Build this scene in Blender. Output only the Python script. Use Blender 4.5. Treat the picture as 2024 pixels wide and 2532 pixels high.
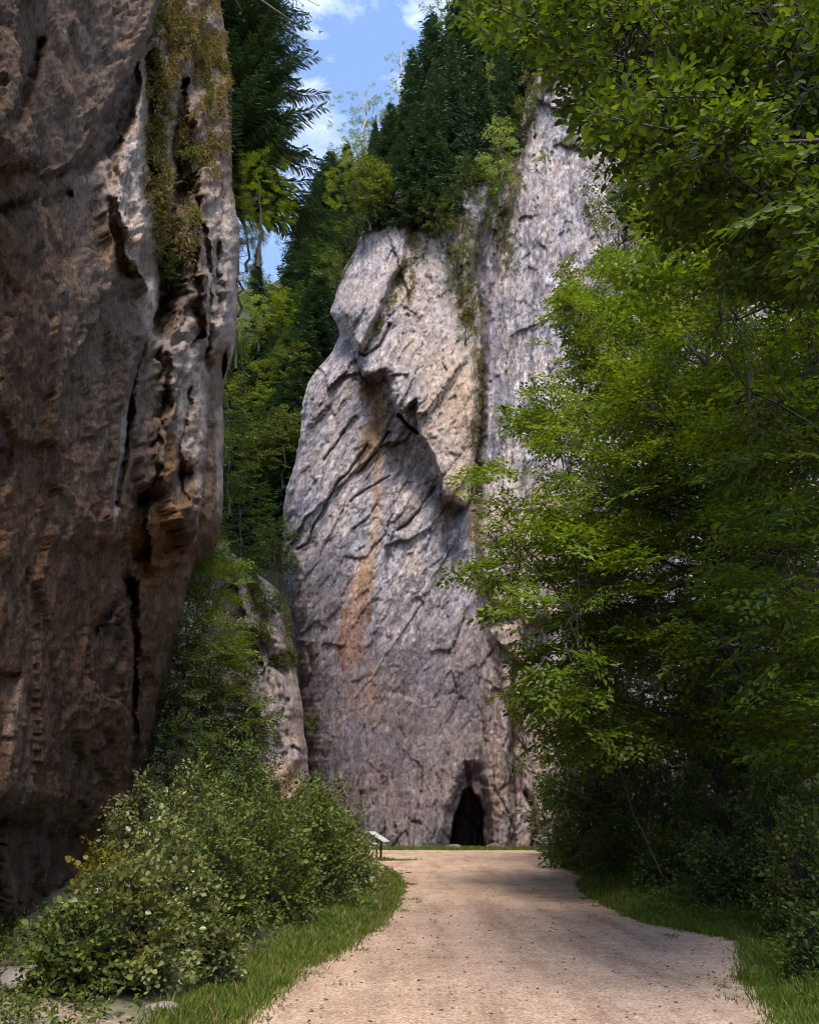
import bpy, math, random
import numpy as np
from math import radians, sin, cos, pi

for o in list(bpy.data.objects): bpy.data.objects.remove(o)
scene = bpy.context.scene
COL = scene.collection
random.seed(7)

# ------------------------------------------------------------------ camera
W, H, F = 2024., 2532., 1898.
CX, CY, TH = W/2, H/2, radians(22.07)
CAMZ = 1.6
cam = bpy.data.cameras.new('camera'); camo = bpy.data.objects.new('camera', cam); COL.objects.link(camo)
camo.location = (0, 0, CAMZ); camo.rotation_euler = (pi/2 + TH, 0, 0)
cam.sensor_fit = 'VERTICAL'; cam.sensor_height = 24; cam.lens = 24*F/H
cam.clip_start = .05; cam.clip_end = 2000
scene.camera = camo

# ------------------------------------------------------------------ light
SUN_AZ, SUN_EL = radians(4), radians(56)      # azimuth measured from behind the camera towards the right
SUN_DIR = (sin(SUN_AZ)*cos(SUN_EL), -cos(SUN_AZ)*cos(SUN_EL), sin(SUN_EL))
world = bpy.data.worlds.new('World'); scene.world = world; world.use_nodes = True
wn, wl = world.node_tree.nodes, world.node_tree.links
wn.clear()
wout = wn.new('ShaderNodeOutputWorld'); bg = wn.new('ShaderNodeBackground')
sky = wn.new('ShaderNodeTexSky'); sky.sky_type = 'NISHITA'; sky.sun_disc = False
sky.sun_elevation = SUN_EL; sky.sun_rotation = pi - SUN_AZ; sky.air_density = 1.0; sky.dust_density = .6; sky.ozone_density = 1.4
bg.inputs['Strength'].default_value = .15
# clouds: soft banks at a few places of the sky, broken up by noise
geo = wn.new('ShaderNodeTexCoord')
def wmath(op, a, b=None, clamp=False):
    n = wn.new('ShaderNodeMath'); n.operation = op; n.use_clamp = clamp
    for i, v in enumerate((a, b)):
        if v is None: continue
        if isinstance(v, (int, float)): n.inputs[i].default_value = v
        else: wl.new(v, n.inputs[i])
    return n.outputs[0]
nz = wn.new('ShaderNodeTexNoise'); nz.inputs['Scale'].default_value = 9; nz.inputs['Detail'].default_value = 7
nz.inputs['Roughness'].default_value = .62; nz.inputs['Distortion'].default_value = .25
mp = wn.new('ShaderNodeMapping'); mp.inputs['Scale'].default_value = (1, 1.2, 2.0); mp.inputs['Location'].default_value = (.3, .1, .7)
wl.new(geo.outputs['Generated'], mp.inputs['Vector']); wl.new(mp.outputs[0], nz.inputs['Vector'])
acc = None
def pix_dir(px, py):
    xc, yc = (px-CX)/F, (CY-py)/F
    v = np.array([xc, cos(TH)-yc*sin(TH), sin(TH)+yc*cos(TH)]); return v/np.linalg.norm(v)
for px, py, rad, amp in ((800, 40, .16, .8), (930, 150, .05, .9), (1110, -30, .09, 1.2), (740, 90, .05, .7), (860, 100, .07, .6), (300, -500, .5, .8), (1900, -300, .5, .7), (960, 190, .03, .8)):
    d = pix_dir(px, py)
    dp = wn.new('ShaderNodeVectorMath'); dp.operation = 'DISTANCE'
    wl.new(geo.outputs['Generated'], dp.inputs[0]); dp.inputs[1].default_value = tuple(d)
    m = wmath('MULTIPLY', wmath('SUBTRACT', 1.0, wmath('DIVIDE', dp.outputs['Value'], rad), True), amp)
    acc = m if acc is None else wmath('ADD', acc, m)
cl = wmath('MULTIPLY', wmath('SUBTRACT', nz.outputs['Fac'], .47), 3.6)
cl = wmath('MULTIPLY', cl, wmath('MINIMUM', acc, 1.0), True)
mixc = wn.new('ShaderNodeMix'); mixc.data_type = 'RGBA'
wl.new(cl, mixc.inputs[0]); wl.new(sky.outputs[0], mixc.inputs[6]); mixc.inputs[7].default_value = (3.6, 3.9, 4.6, 1)
wl.new(mixc.outputs[2], bg.inputs['Color']); wl.new(bg.outputs[0], wout.inputs[0])

sl = bpy.data.lights.new('sun', 'SUN'); sl.energy = 2.4; sl.angle = radians(20); sl.color = (1, .93, .82)
so = bpy.data.objects.new('sun', sl); COL.objects.link(so)
from mathutils import Vector
so.rotation_euler = Vector(SUN_DIR).to_track_quat('Z', 'Y').to_euler(); so.location = (10, -20, 60)
scene.view_settings.view_transform = 'Standard'; scene.view_settings.look = 'None'
scene.view_settings.exposure = 1.45; scene.view_settings.gamma = 1
scene.render.engine = 'CYCLES'
scene.cycles.filter_width = 1.0; scene.cycles.max_bounces = 5; scene.cycles.diffuse_bounces = 3; scene.cycles.transmission_bounces = 3; scene.cycles.glossy_bounces = 2

# ------------------------------------------------------------------ picture <-> world
def rays(px, py):
    px = np.asarray(px, float); py = np.asarray(py, float)
    xc, yc = (px-CX)/F, (CY-py)/F
    return np.stack([xc+0*yc, cos(TH)-yc*sin(TH)+0*xc, sin(TH)+yc*cos(TH)+0*xc], -1)
def at(px, py, Y):
    r = rays(px, py); t = np.asarray(Y, float)/r[..., 1]
    p = r*t[..., None]; p[..., 2] += CAMZ; return p
def gnd(px, py, z=0.):
    r = rays(px, py); t = (z-CAMZ)/r[..., 2]; p = r*t[..., None]; p[..., 2] = z; return p

# ------------------------------------------------------------------ noise
_r = np.random.RandomState(3)
PERM = np.concatenate([_r.permutation(256)]*3)
GRAD = _r.normal(size=(256, 3)); GRAD /= np.linalg.norm(GRAD, axis=1)[:, None]
def perlin(x, y, z):
    xi, yi, zi = np.floor(x).astype(int), np.floor(y).astype(int), np.floor(z).astype(int)
    xf, yf, zf = x-xi, y-yi, z-zi
    f = lambda t: t*t*t*(t*(t*6-15)+10)
    u, v, w = f(xf), f(yf), f(zf)
    res = 0
    for dx in (0, 1):
        for dy in (0, 1):
            for dz in (0, 1):
                g = GRAD[PERM[(PERM[(PERM[(xi+dx) & 255]+yi+dy) & 255]+zi+dz) & 255]]
                d = g[..., 0]*(xf-dx)+g[..., 1]*(yf-dy)+g[..., 2]*(zf-dz)
                res = res + d*(u if dx else 1-u)*(v if dy else 1-v)*(w if dz else 1-w)
    return res*1.5
def fbm(x, y, z, o=4, lac=2.03, g=.5):
    s, a, n = 0, 1, 0
    for i in range(o):
        s = s+a*perlin(x, y, z); n += a; a *= g
        x, y, z = x*lac+7.1, y*lac+3.3, z*lac+5.7
    return s/n
def ridged(x, y, z, o=4, lac=2.1, g=.55):
    s, a, n = 0, 1, 0
    for i in range(o):
        s = s+a*(1-np.abs(perlin(x, y, z))*2.2); n += a; a *= g
        x, y, z = x*lac+4.1, y*lac+8.3, z*lac+1.7
    return s/n
def worley(x, y, z):
    xi, yi, zi = np.floor(x).astype(int), np.floor(y).astype(int), np.floor(z).astype(int)
    f1 = np.full(x.shape, 9.); f2 = np.full(x.shape, 9.); cid = np.zeros(x.shape)
    for dx in (-1, 0, 1):
        for dy in (-1, 0, 1):
            for dz in (-1, 0, 1):
                h = PERM[(PERM[(PERM[(xi+dx) & 255]+yi+dy) & 255]+zi+dz) & 255]
                px = xi+dx+PERM[h+7]/256.; py = yi+dy+PERM[h+91]/256.; pz = zi+dz+PERM[h+173]/256.
                d = (px-x)**2+(py-y)**2+(pz-z)**2
                c = d < f1
                f2 = np.where(c, f1, np.minimum(f2, d)); cid = np.where(c, h/256., cid); f1 = np.where(c, d, f1)
    return np.sqrt(f1), np.sqrt(f2), cid
def facets(x, y, z, tilt=1.2):
    """broken planar facets: every cell is a slab with its own offset and tilt; also returns the joint mask"""
    xi, yi, zi = np.floor(x).astype(int), np.floor(y).astype(int), np.floor(z).astype(int)
    f1 = np.full(x.shape, 9.); f2 = np.full(x.shape, 9.); val = np.zeros(x.shape)
    for dx in (-1, 0, 1):
        for dy in (-1, 0, 1):
            for dz in (-1, 0, 1):
                h = PERM[(PERM[(PERM[(xi+dx) & 255]+yi+dy) & 255]+zi+dz) & 255]
                px = xi+dx+PERM[h+7]/256.-x; py = yi+dy+PERM[h+91]/256.-y; pz = zi+dz+PERM[h+173]/256.-z
                d = px**2+py**2+pz**2
                v = (PERM[h+33]/256.-.5)+tilt*((PERM[h+51]/256.-.5)*px+(PERM[h+77]/256.-.5)*pz+(PERM[h+13]/256.-.5)*py)
                c = d < f1
                f2 = np.where(c, f1, np.minimum(f2, d)); val = np.where(c, v, val); f1 = np.where(c, d, f1)
    return val, np.sqrt(f2)-np.sqrt(f1)
def sstep(a, b, x):
    t = np.clip((x-a)/(b-a), 0, 1); return t*t*(3-2*t)
def sdf(px, py, poly):
    """signed distance in picture pixels, negative inside"""
    P = np.array(poly, float); n = len(P); d = np.full(px.shape, 1e9); ins = np.zeros(px.shape, bool)
    for i in range(n):
        a, b = P[i], P[(i+1) % n]; e = b-a
        t = np.clip(((px-a[0])*e[0]+(py-a[1])*e[1])/(e@e+1e-9), 0, 1)
        d = np.minimum(d, np.hypot(px-a[0]-t*e[0], py-a[1]-t*e[1]))
        c = ((a[1] > py) != (b[1] > py)) & (px < (b[0]-a[0])*(py-a[1])/(b[1]-a[1]+1e-9)+a[0])
        ins ^= c
    return np.where(ins, -d, d)
def pmask(px, py, poly, soft=8): return sstep(soft, -soft, sdf(px, py, poly))
def lmask(px, py, line, w):
    P = np.array(line, float); d = np.full(px.shape, 1e9)
    for i in range(len(P)-1):
        a, b = P[i], P[i+1]; e = b-a
        t = np.clip(((px-a[0])*e[0]+(py-a[1])*e[1])/(e@e+1e-9), 0, 1)
        d = np.minimum(d, np.hypot(px-a[0]-t*e[0], py-a[1]-t*e[1]))
    return np.exp(-(d/w)**2)
def interp(tab, x):
    t = sorted(tab); return np.interp(x, [a for a, b in t], [b for a, b in t])

# ------------------------------------------------------------------ mesh helpers
def mesh(name, V, quads=None, faces=None, mat=None, parent=None, smooth=False, col=None):
    me = bpy.data.meshes.new(name)
    V = np.asarray(V, np.float32).reshape(-1, 3)
    if faces is not None:
        me.from_pydata([tuple(v) for v in V], [], faces)
    else:
        q = np.asarray(quads, np.int32).reshape(-1, 4)
        me.vertices.add(len(V)); me.vertices.foreach_set('co', V.ravel())
        me.loops.add(q.size); me.loops.foreach_set('vertex_index', q.ravel())
        me.polygons.add(len(q)); me.polygons.foreach_set('loop_start', np.arange(0, q.size, 4, dtype=np.int32))
        me.update(calc_edges=True)
    if smooth: me.polygons.foreach_set('use_smooth', np.ones(len(me.polygons), bool))
    if col is not None:
        ca = me.color_attributes.new('Col', 'FLOAT_COLOR', 'POINT')
        c = np.ones((len(V), 4), np.float32); c[:, :3] = np.clip(col.reshape(-1, 3), 0, 1); ca.data.foreach_set('color', c.ravel())
    if mat: me.materials.append(mat)
    o = bpy.data.objects.new(name, me); COL.objects.link(o)
    if parent is not None: o.parent = parent
    return o
def tag(o, label=None, cat=None, group=None, kind=None):
    for k, v in (('label', label), ('category', cat), ('group', group), ('kind', kind)):
        if v: o[k] = v
    return o
def thing(name, label, cat, loc=(0, 0, 0), group=None):
    o = bpy.data.objects.new(name, None); COL.objects.link(o); o.location = [float(v) for v in loc]
    o.empty_display_size = .3
    return tag(o, label, cat, group)
def dup(root, loc, rz=0, sc=(1, 1, 1), label=None, tilt=(0, 0)):
    r = root.copy(); COL.objects.link(r); r.location = [float(v) for v in loc]; r.rotation_euler = (tilt[0], tilt[1], rz)
    r.scale = (sc,)*3 if isinstance(sc, (int, float)) else sc
    if label: r['label'] = label
    for ch in root.children:
        c = ch.copy(); COL.objects.link(c); c.parent = r
    return r
def grid_quads(nr, nc):
    i = np.arange(nr-1)[:, None]*nc+np.arange(nc-1)[None, :]
    return np.stack([i, i+1, i+nc+1, i+nc], -1).reshape(-1, 4)
def norm(v): return v/(np.linalg.norm(v, axis=-1, keepdims=True)+1e-9)
def tubes(P0, P1, r0, r1, k=5):
    """separate tapered tubes -> V, quads"""
    P0 = np.asarray(P0, float); P1 = np.asarray(P1, float); n = len(P0)
    d = norm(P1-P0); a = norm(np.cross(d, np.array([.3, .2, 1.])+0*d)); b = np.cross(d, a)
    th = np.arange(k)*2*pi/k
    ring = a[:, None]*np.cos(th)[None, :, None]+b[:, None]*np.sin(th)[None, :, None]
    r0 = np.broadcast_to(r0, (n,)); r1 = np.broadcast_to(r1, (n,))
    V = np.concatenate([P0[:, None]+ring*r0[:, None, None], P1[:, None]+ring*r1[:, None, None]], 1).reshape(-1, 3)
    j = np.arange(k); q = np.stack([j, (j+1) % k, (j+1) % k+k, j+k], -1)
    return V, (np.arange(n)[:, None, None]*2*k+q[None]).reshape(-1, 4)
def polytube(P, R, k=8, seed=0, bumpy=.0):
    P = np.asarray(P, float); R = np.asarray(R, float); n = len(P)
    d = norm(np.gradient(P, axis=0)); a = norm(np.cross(d, np.array([.9, .3, .1])+0*d)); b = np.cross(d, a)
    th = np.arange(k)*2*pi/k
    rr = R[:, None]*(1+bumpy*np.random.RandomState(seed).normal(size=(n, k)))
    V = P[:, None]+a[:, None]*(np.cos(th)*rr)[..., None]+b[:, None]*(np.sin(th)*rr)[..., None]
    q = []
    for i in range(n-1):
        for j in range(k): q.append((i*k+j, i*k+(j+1) % k, (i+1)*k+(j+1) % k, (i+1)*k+j))
    return V.reshape(-1, 3), np.array(q)
def join(parts):
    Vs, Qs, o = [], [], 0
    for V, q in parts:
        if len(V) == 0: continue
        Vs.append(V); Qs.append(q+o); o += len(V)
    return np.concatenate(Vs), np.concatenate(Qs)

# ------------------------------------------------------------------ materials
def newmat(name):
    m = bpy.data.materials.new(name); m.use_nodes = True; n = m.node_tree.nodes; n.clear()
    return m, n, m.node_tree.links
def ramp(n, stops):
    r = n.new('ShaderNodeValToRGB'); e = r.color_ramp.elements
    while len(e) > 1: e.remove(e[-1])
    e[0].position = stops[0][0]; e[0].color = (*stops[0][1], 1)
    for p, c in stops[1:]:
        x = e.new(p); x.color = (*c, 1)
    return r
def leafmat(name, cols, trans=.35, rough=.55, tcol=(1.3, 1.25, .45), spec=.2):
    m, n, l = newmat(name)
    out = n.new('ShaderNodeOutputMaterial'); b = n.new('ShaderNodeBsdfPrincipled'); g = n.new('ShaderNodeNewGeometry')
    k = len(cols); r = ramp(n, [((i+.5)/k if k > 1 else .5, c) for i, c in enumerate(cols)])
    l.new(g.outputs['Random Per Island'], r.inputs[0]); l.new(r.outputs[0], b.inputs['Base Color'])
    b.inputs['Roughness'].default_value = rough; b.inputs['Specular IOR Level'].default_value = spec
    t = n.new('ShaderNodeBsdfTranslucent'); mx = n.new('ShaderNodeMixShader'); mx.inputs[0].default_value = trans
    mul = n.new('ShaderNodeMix'); mul.data_type = 'RGBA'; mul.blend_type = 'MULTIPLY'; mul.inputs[0].default_value = 1
    l.new(r.outputs[0], mul.inputs[6]); mul.inputs[7].default_value = (*tcol, 1); l.new(mul.outputs[2], t.inputs[0])
    l.new(b.outputs[0], mx.inputs[1]); l.new(t.outputs[0], mx.inputs[2]); l.new(mx.outputs[0], out.inputs[0])
    return m
def simplemat(name, c1, c2, scale=6, rough=.85, bump=.3, bscale=30, metal=0):
    m, n, l = newmat(name)
    out = n.new('ShaderNodeOutputMaterial'); b = n.new('ShaderNodeBsdfPrincipled'); tc = n.new('ShaderNodeTexCoord')
    nt = n.new('ShaderNodeTexNoise'); nt.inputs['Scale'].default_value = scale; nt.inputs['Detail'].default_value = 6
    r = ramp(n, [(.35, c1), (.65, c2)]); l.new(tc.outputs['Object'], nt.inputs[0]); l.new(nt.outputs['Fac'], r.inputs[0]); l.new(r.outputs[0], b.inputs['Base Color'])
    n2 = n.new('ShaderNodeTexNoise'); n2.inputs['Scale'].default_value = bscale; n2.inputs['Detail'].default_value = 5; l.new(tc.outputs['Object'], n2.inputs[0])
    bp = n.new('ShaderNodeBump'); bp.inputs['Strength'].default_value = bump; bp.inputs['Distance'].default_value = .02
    l.new(n2.outputs['Fac'], bp.inputs['Height']); l.new(bp.outputs[0], b.inputs['Normal'])
    b.inputs['Roughness'].default_value = rough; b.inputs['Metallic'].default_value = metal
    l.new(b.outputs[0], out.inputs[0]); return m
def rockmat(name, vscale=(1, 1, .35), rot=(0, 0, 0), size=1.0, bump=.8, contrast=.45):
    """vertex stain colours x procedural weathering, with pitted bump"""
    m, n, l = newmat(name)
    out = n.new('ShaderNodeOutputMaterial'); b = n.new('ShaderNodeBsdfPrincipled'); tc = n.new('ShaderNodeTexCoord')
    ca = n.new('ShaderNodeVertexColor'); ca.layer_name = 'Col'
    mp = n.new('ShaderNodeMapping'); mp.inputs['Scale'].default_value = vscale; mp.inputs['Rotation'].default_value = rot
    l.new(tc.outputs['Object'], mp.inputs[0])
    def noise(s, d=8, r=.6, vec=mp.outputs[0], dist=0):
        t = n.new('ShaderNodeTexNoise'); t.inputs['Scale'].default_value = s/size; t.inputs['Detail'].default_value = d; t.inputs['Roughness'].default_value = r
        t.inputs['Distortion'].default_value = dist
        l.new(vec, t.inputs[0]); return t.outputs['Fac']
    def mth(op, a, c):
        t = n.new('ShaderNodeMath'); t.operation = op
        for i, v in enumerate((a, c)):
            if isinstance(v, (int, float)): t.inputs[i].default_value = v
            else: l.new(v, t.inputs[i])
        return t.outputs[0]
    nA = noise(1.3, 9, .68); nB = noise(4.5, 6, .7, tc.outputs['Object']); nC = noise(.45, 5, .6)
    # grey value of weathering
    r1 = ramp(n, [(.30, (1-contrast,)*3), (.5, (1, 1, 1)), (.72, (1+contrast*.9,)*3)]); l.new(nA, r1.inputs[0])
    m1 = n.new('ShaderNodeMix'); m1.data_type = 'RGBA'; m1.blend_type = 'MULTIPLY'; m1.inputs[0].default_value = 1
    l.new(ca.outputs[0], m1.inputs[6]); l.new(r1.outputs[0], m1.inputs[7])
    nF = noise(7, 8, .75); r2 = ramp(n, [(.34, (.42, .40, .40)), (.44, (.9, .9, .9)), (.56, (1.05, 1.05, 1.05)), (.68, (1.5, 1.5, 1.53))]); l.new(nF, r2.inputs[0])
    m2 = n.new('ShaderNodeMix'); m2.data_type = 'RGBA'; m2.blend_type = 'MULTIPLY'; m2.inputs[0].default_value = .9
    l.new(m1.outputs[2], m2.inputs[6]); l.new(r2.outputs[0], m2.inputs[7])
    r3 = ramp(n, [(.35, (.86, .9, 1.0)), (.65, (1.1, 1.0, .88))]); l.new(nC, r3.inputs[0])
    m3 = n.new('ShaderNodeMix'); m3.data_type = 'RGBA'; m3.blend_type = 'MULTIPLY'; m3.inputs[0].default_value = .8
    l.new(m2.outputs[2], m3.inputs[6]); l.new(r3.outputs[0], m3.inputs[7])
    pit = ramp(n, [(.36, (.30, .28, .29)), (.45, (1, 1, 1)), (.56, (1, 1, 1)), (.65, (1.6, 1.58, 1.6))]); nP = noise(3.6, 6, .72, dist=.5); l.new(nP, pit.inputs[0])
    m4 = n.new('ShaderNodeMix'); m4.data_type = 'RGBA'; m4.blend_type = 'MULTIPLY'; m4.inputs[0].default_value = .95
    l.new(m3.outputs[2], m4.inputs[6]); l.new(pit.outputs[0], m4.inputs[7]); l.new(m4.outputs[2], b.inputs['Base Color'])
    vo = n.new('ShaderNodeTexVoronoi'); vo.feature = 'DISTANCE_TO_EDGE'; vo.inputs['Scale'].default_value = 1.1/size
    wv = n.new('ShaderNodeTexNoise'); wv.inputs['Scale'].default_value = 1.2/size; wv.inputs['Detail'].default_value = 4; l.new(mp.outputs[0], wv.inputs[0])
    va = n.new('ShaderNodeVectorMath'); va.operation = 'MULTIPLY_ADD'; l.new(wv.outputs['Color'], va.inputs[0]); va.inputs[1].default_value = (1.6*size,)*3; l.new(mp.outputs[0], va.inputs[2])
    l.new(va.outputs[0], vo.inputs['Vector'])
    crack = n.new('ShaderNodeMapRange'); crack.inputs[1].default_value = 0; crack.inputs[2].default_value = .06; l.new(vo.outputs['Distance'], crack.inputs[0])
    h = mth('ADD', mth('MULTIPLY', nA, .9), mth('MULTIPLY', nB, .45)); h = mth('ADD', h, mth('MULTIPLY', nP, .6))
    h = mth('ADD', h, mth('MULTIPLY', crack.outputs[0], .12))
    rn = n.new('ShaderNodeTexNoise'); rn.noise_type = 'RIDGED_MULTIFRACTAL'; rn.inputs['Scale'].default_value = 2.2/size; rn.inputs['Detail'].default_value = 7; rn.inputs['Roughness'].default_value = .62
    l.new(va.outputs[0], rn.inputs[0]); h = mth('ADD', h, mth('MULTIPLY', rn.outputs['Fac'], .16))
    h = mth('ADD', h, mth('MULTIPLY', noise(14, 5, .7, tc.outputs['Object']), .3))
    bp = n.new('ShaderNodeBump'); bp.inputs['Strength'].default_value = bump; bp.inputs['Distance'].default_value = .28*size
    l.new(h, bp.inputs['Height']); l.new(bp.outputs[0], b.inputs['Normal'])
    b.inputs['Roughness'].default_value = .92; b.inputs['Specular IOR Level'].default_value = .2
    l.new(b.outputs[0], out.inputs[0]); return m

M = {}
M['rock'] = rockmat('limestone', vscale=(1, 1, .5), rot=(0, radians(-16), 0), size=.9, bump=.75, contrast=.42)
M['rock_shade'] = rockmat('brown_limestone', vscale=(.9, .9, .62), rot=(radians(25), 0, 0), size=.5, bump=1.0, contrast=.55)
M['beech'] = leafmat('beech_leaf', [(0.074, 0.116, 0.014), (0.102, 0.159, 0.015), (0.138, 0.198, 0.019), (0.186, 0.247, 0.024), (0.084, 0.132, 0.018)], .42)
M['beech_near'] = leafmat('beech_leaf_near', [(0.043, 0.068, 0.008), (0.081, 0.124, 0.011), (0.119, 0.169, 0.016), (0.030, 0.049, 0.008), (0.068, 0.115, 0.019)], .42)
M['bright'] = leafmat('bright_leaf', [(.11, .155, .015), (.15, .20, .02), (.19, .22, .03), (.09, .13, .02)], .45)
M['yellow'] = leafmat('yellowing_leaf', [(.22, .19, .025), (.13, .14, .02), (.26, .20, .03), (.11, .13, .02)], .4)
M['shrub'] = leafmat('shrub_leaf', [(0.052, 0.080, 0.017), (0.080, 0.110, 0.025), (0.131, 0.159, 0.033), (0.186, 0.200, 0.048), (0.058, 0.086, 0.019)], .35)
M['shrub_pale'] = leafmat('pale_shrub_leaf', [(0.092, 0.115, 0.029), (0.138, 0.161, 0.046), (0.230, 0.241, 0.092), (0.075, 0.098, 0.023), (0.184, 0.172, 0.046)], .35, rough=.35, spec=.5)
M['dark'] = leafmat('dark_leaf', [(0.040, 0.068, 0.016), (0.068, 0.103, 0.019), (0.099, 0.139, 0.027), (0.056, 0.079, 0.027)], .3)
M['spruce'] = leafmat('spruce_needles', [(0.033, 0.064, 0.028), (0.048, 0.088, 0.036), (0.068, 0.112, 0.041), (0.041, 0.072, 0.041)], .12, rough=.6, tcol=(1, 1.1, .6))
M['spruce_light'] = leafmat('light_spruce_needles', [(0.074, 0.124, 0.036), (0.100, 0.157, 0.041), (0.132, 0.191, 0.049)], .15, rough=.6, tcol=(1, 1.1, .6))
M['birch'] = leafmat('birch_leaf', [(0.121, 0.175, 0.053), (0.167, 0.228, 0.076), (0.228, 0.273, 0.121)], .4)
M['moss'] = leafmat('moss_blade', [(.09, .085, .025), (.13, .115, .035), (.06, .06, .02), (.18, .14, .06)], .3, rough=.8)
M['dry'] = leafmat('dry_grass_blade', [(.2, .14, .07), (.14, .10, .045), (.26, .19, .09), (.1, .09, .03)], .3, rough=.8)
M['grass'] = leafmat('grass_blade', [(.062, .100, .008), (.085, .135, .010), (.115, .165, .016), (.080, .105, .018)], .35)
M['bark'] = simplemat('bark', (.025, .02, .015), (.065, .052, .04), 8, .9, .6, 40)
M['bark_pale'] = simplemat('pale_bark', (.2, .19, .17), (.42, .41, .38), 6, .8, .3, 30)
M['stone'] = simplemat('field_stone', (.14, .115, .10), (.29, .25, .22), 4, .9, .9, 18)

# ------------------------------------------------------------------ ground
def edgeL(Y):
    base = interp([(-40, .5), (0, -.6), (6, -1.25), (7.8, -1.55), (9.3, -1.42), (11.5, -1.05), (14.5, -.62), (17.5, -.45), (22, -.35), (27, -.5), (31, -.9), (33, -1.2), (36, -5.0), (38.5, -8), (45, -7), (54, -4.5)], Y)
    return base
def edgeR(Y):
    return interp([(-40, 6), (0, 3.2), (7.8, 3.25), (9.5, 3.7), (11.5, 4.45), (12.6, 4.9), (13.2, 4.7), (14.5, 4.15), (17, 4.15), (20, 4.3), (24, 4.9), (27, 5.9), (31, 6.0), (38, 6.6), (46, 7.5), (54, 8.0)], Y)
NG = np.random.RandomState(11)
def ground_h(x, y):
    l, r = edgeL(y), edgeR(y)
    out = np.maximum(np.maximum(l-x, x-r), 0)
    h = sstep(.05, 2.5, out)*.18 + np.maximum(out-2, 0)*np.where(x > r, .16, .05)*sstep(60, 30, y)
    h = h + .42*np.maximum(out-3.5, 0)*(x > r)*sstep(90, 60, y)
    h = h + .06*fbm(x*.5, y*.5, 0*x+2.2, 3)*sstep(0, 1.0, out)
    h = h + .02*fbm(x*.25, y*.25, 0*x+.7, 3)
    return np.minimum(h, 14)
xs = np.concatenate([np.linspace(-160, -26, 24), np.linspace(-25, -8, 60), np.linspace(-7.9, 9, 260), np.linspace(9.2, 26, 70), np.linspace(28, 160, 24)])
ys = np.concatenate([np.linspace(-60, -4, 24), np.linspace(-3.5, 5, 40), np.linspace(5.05, 24, 260), np.linspace(24.2, 62, 160), np.linspace(64, 260, 24)])
XX, YY = np.meshgrid(xs, ys)
ZZ = ground_h(XX, YY)
l_, r_ = edgeL(YY), edgeR(YY)
out_ = np.maximum(l_-XX, XX-r_)
nn = fbm(XX*.9, YY*.9, 0*XX, 4); n2 = fbm(XX*.25, YY*.25, 0*XX+5, 3)
green = np.array([.055, .06, .022]); soil = np.array([.085, .06, .038]); sand = np.array([.36, .27, .2]); litter = np.array([.16, .10, .05])
gc = green+(soil-green)*sstep(-.1, .25, nn)[..., None]
sandm = pmask(XX, YY, [(-7, 4), (-2.6, 4), (-2.3, 7.9), (-3.4, 8.6), (-4.6, 8.8), (-7, 8.5)], .6)*sstep(-.35, .1, n2+.5*nn)
gc = gc+(sand-gc)*sandm[..., None]
e_ = sstep(.45, .05, out_+.25*nn)[..., None]
gc = gc+(litter-gc)*e_*.8
def groundmat():
    m, n, l = newmat('ground')
    out = n.new('ShaderNodeOutputMaterial'); b = n.new('ShaderNodeBsdfPrincipled'); tc = n.new('ShaderNodeTexCoord')
    ca = n.new('ShaderNodeVertexColor'); ca.layer_name = 'Col'
    t = n.new('ShaderNodeTexNoise'); t.inputs['Scale'].default_value = 9; t.inputs['Detail'].default_value = 8; t.inputs['Roughness'].default_value = .7; l.new(tc.outputs['Object'], t.inputs[0])
    r = ramp(n, [(.3, (.5, .5, .5)), (.7, (1.5, 1.5, 1.5))]); l.new(t.outputs['Fac'], r.inputs[0])
    mm = n.new('ShaderNodeMix'); mm.data_type = 'RGBA'; mm.blend_type = 'MULTIPLY'; mm.inputs[0].default_value = 1
    l.new(ca.outputs[0], mm.inputs[6]); l.new(r.outputs[0], mm.inputs[7]); l.new(mm.outputs[2], b.inputs['Base Color'])
    bp = n.new('ShaderNodeBump'); bp.inputs['Strength'].default_value = .8; bp.inputs['Distance'].default_value = .05; l.new(t.outputs['Fac'], bp.inputs['Height']); l.new(bp.outputs[0], b.inputs['Normal'])
    b.inputs['Roughness'].default_value = .95; l.new(b.outputs[0], out.inputs[0]); return m
g = mesh('ground', np.stack([XX, YY, ZZ], -1), grid_quads(len(ys), len(xs)), mat=groundmat(), smooth=True, col=gc)
tag(g, kind='structure')

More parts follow.
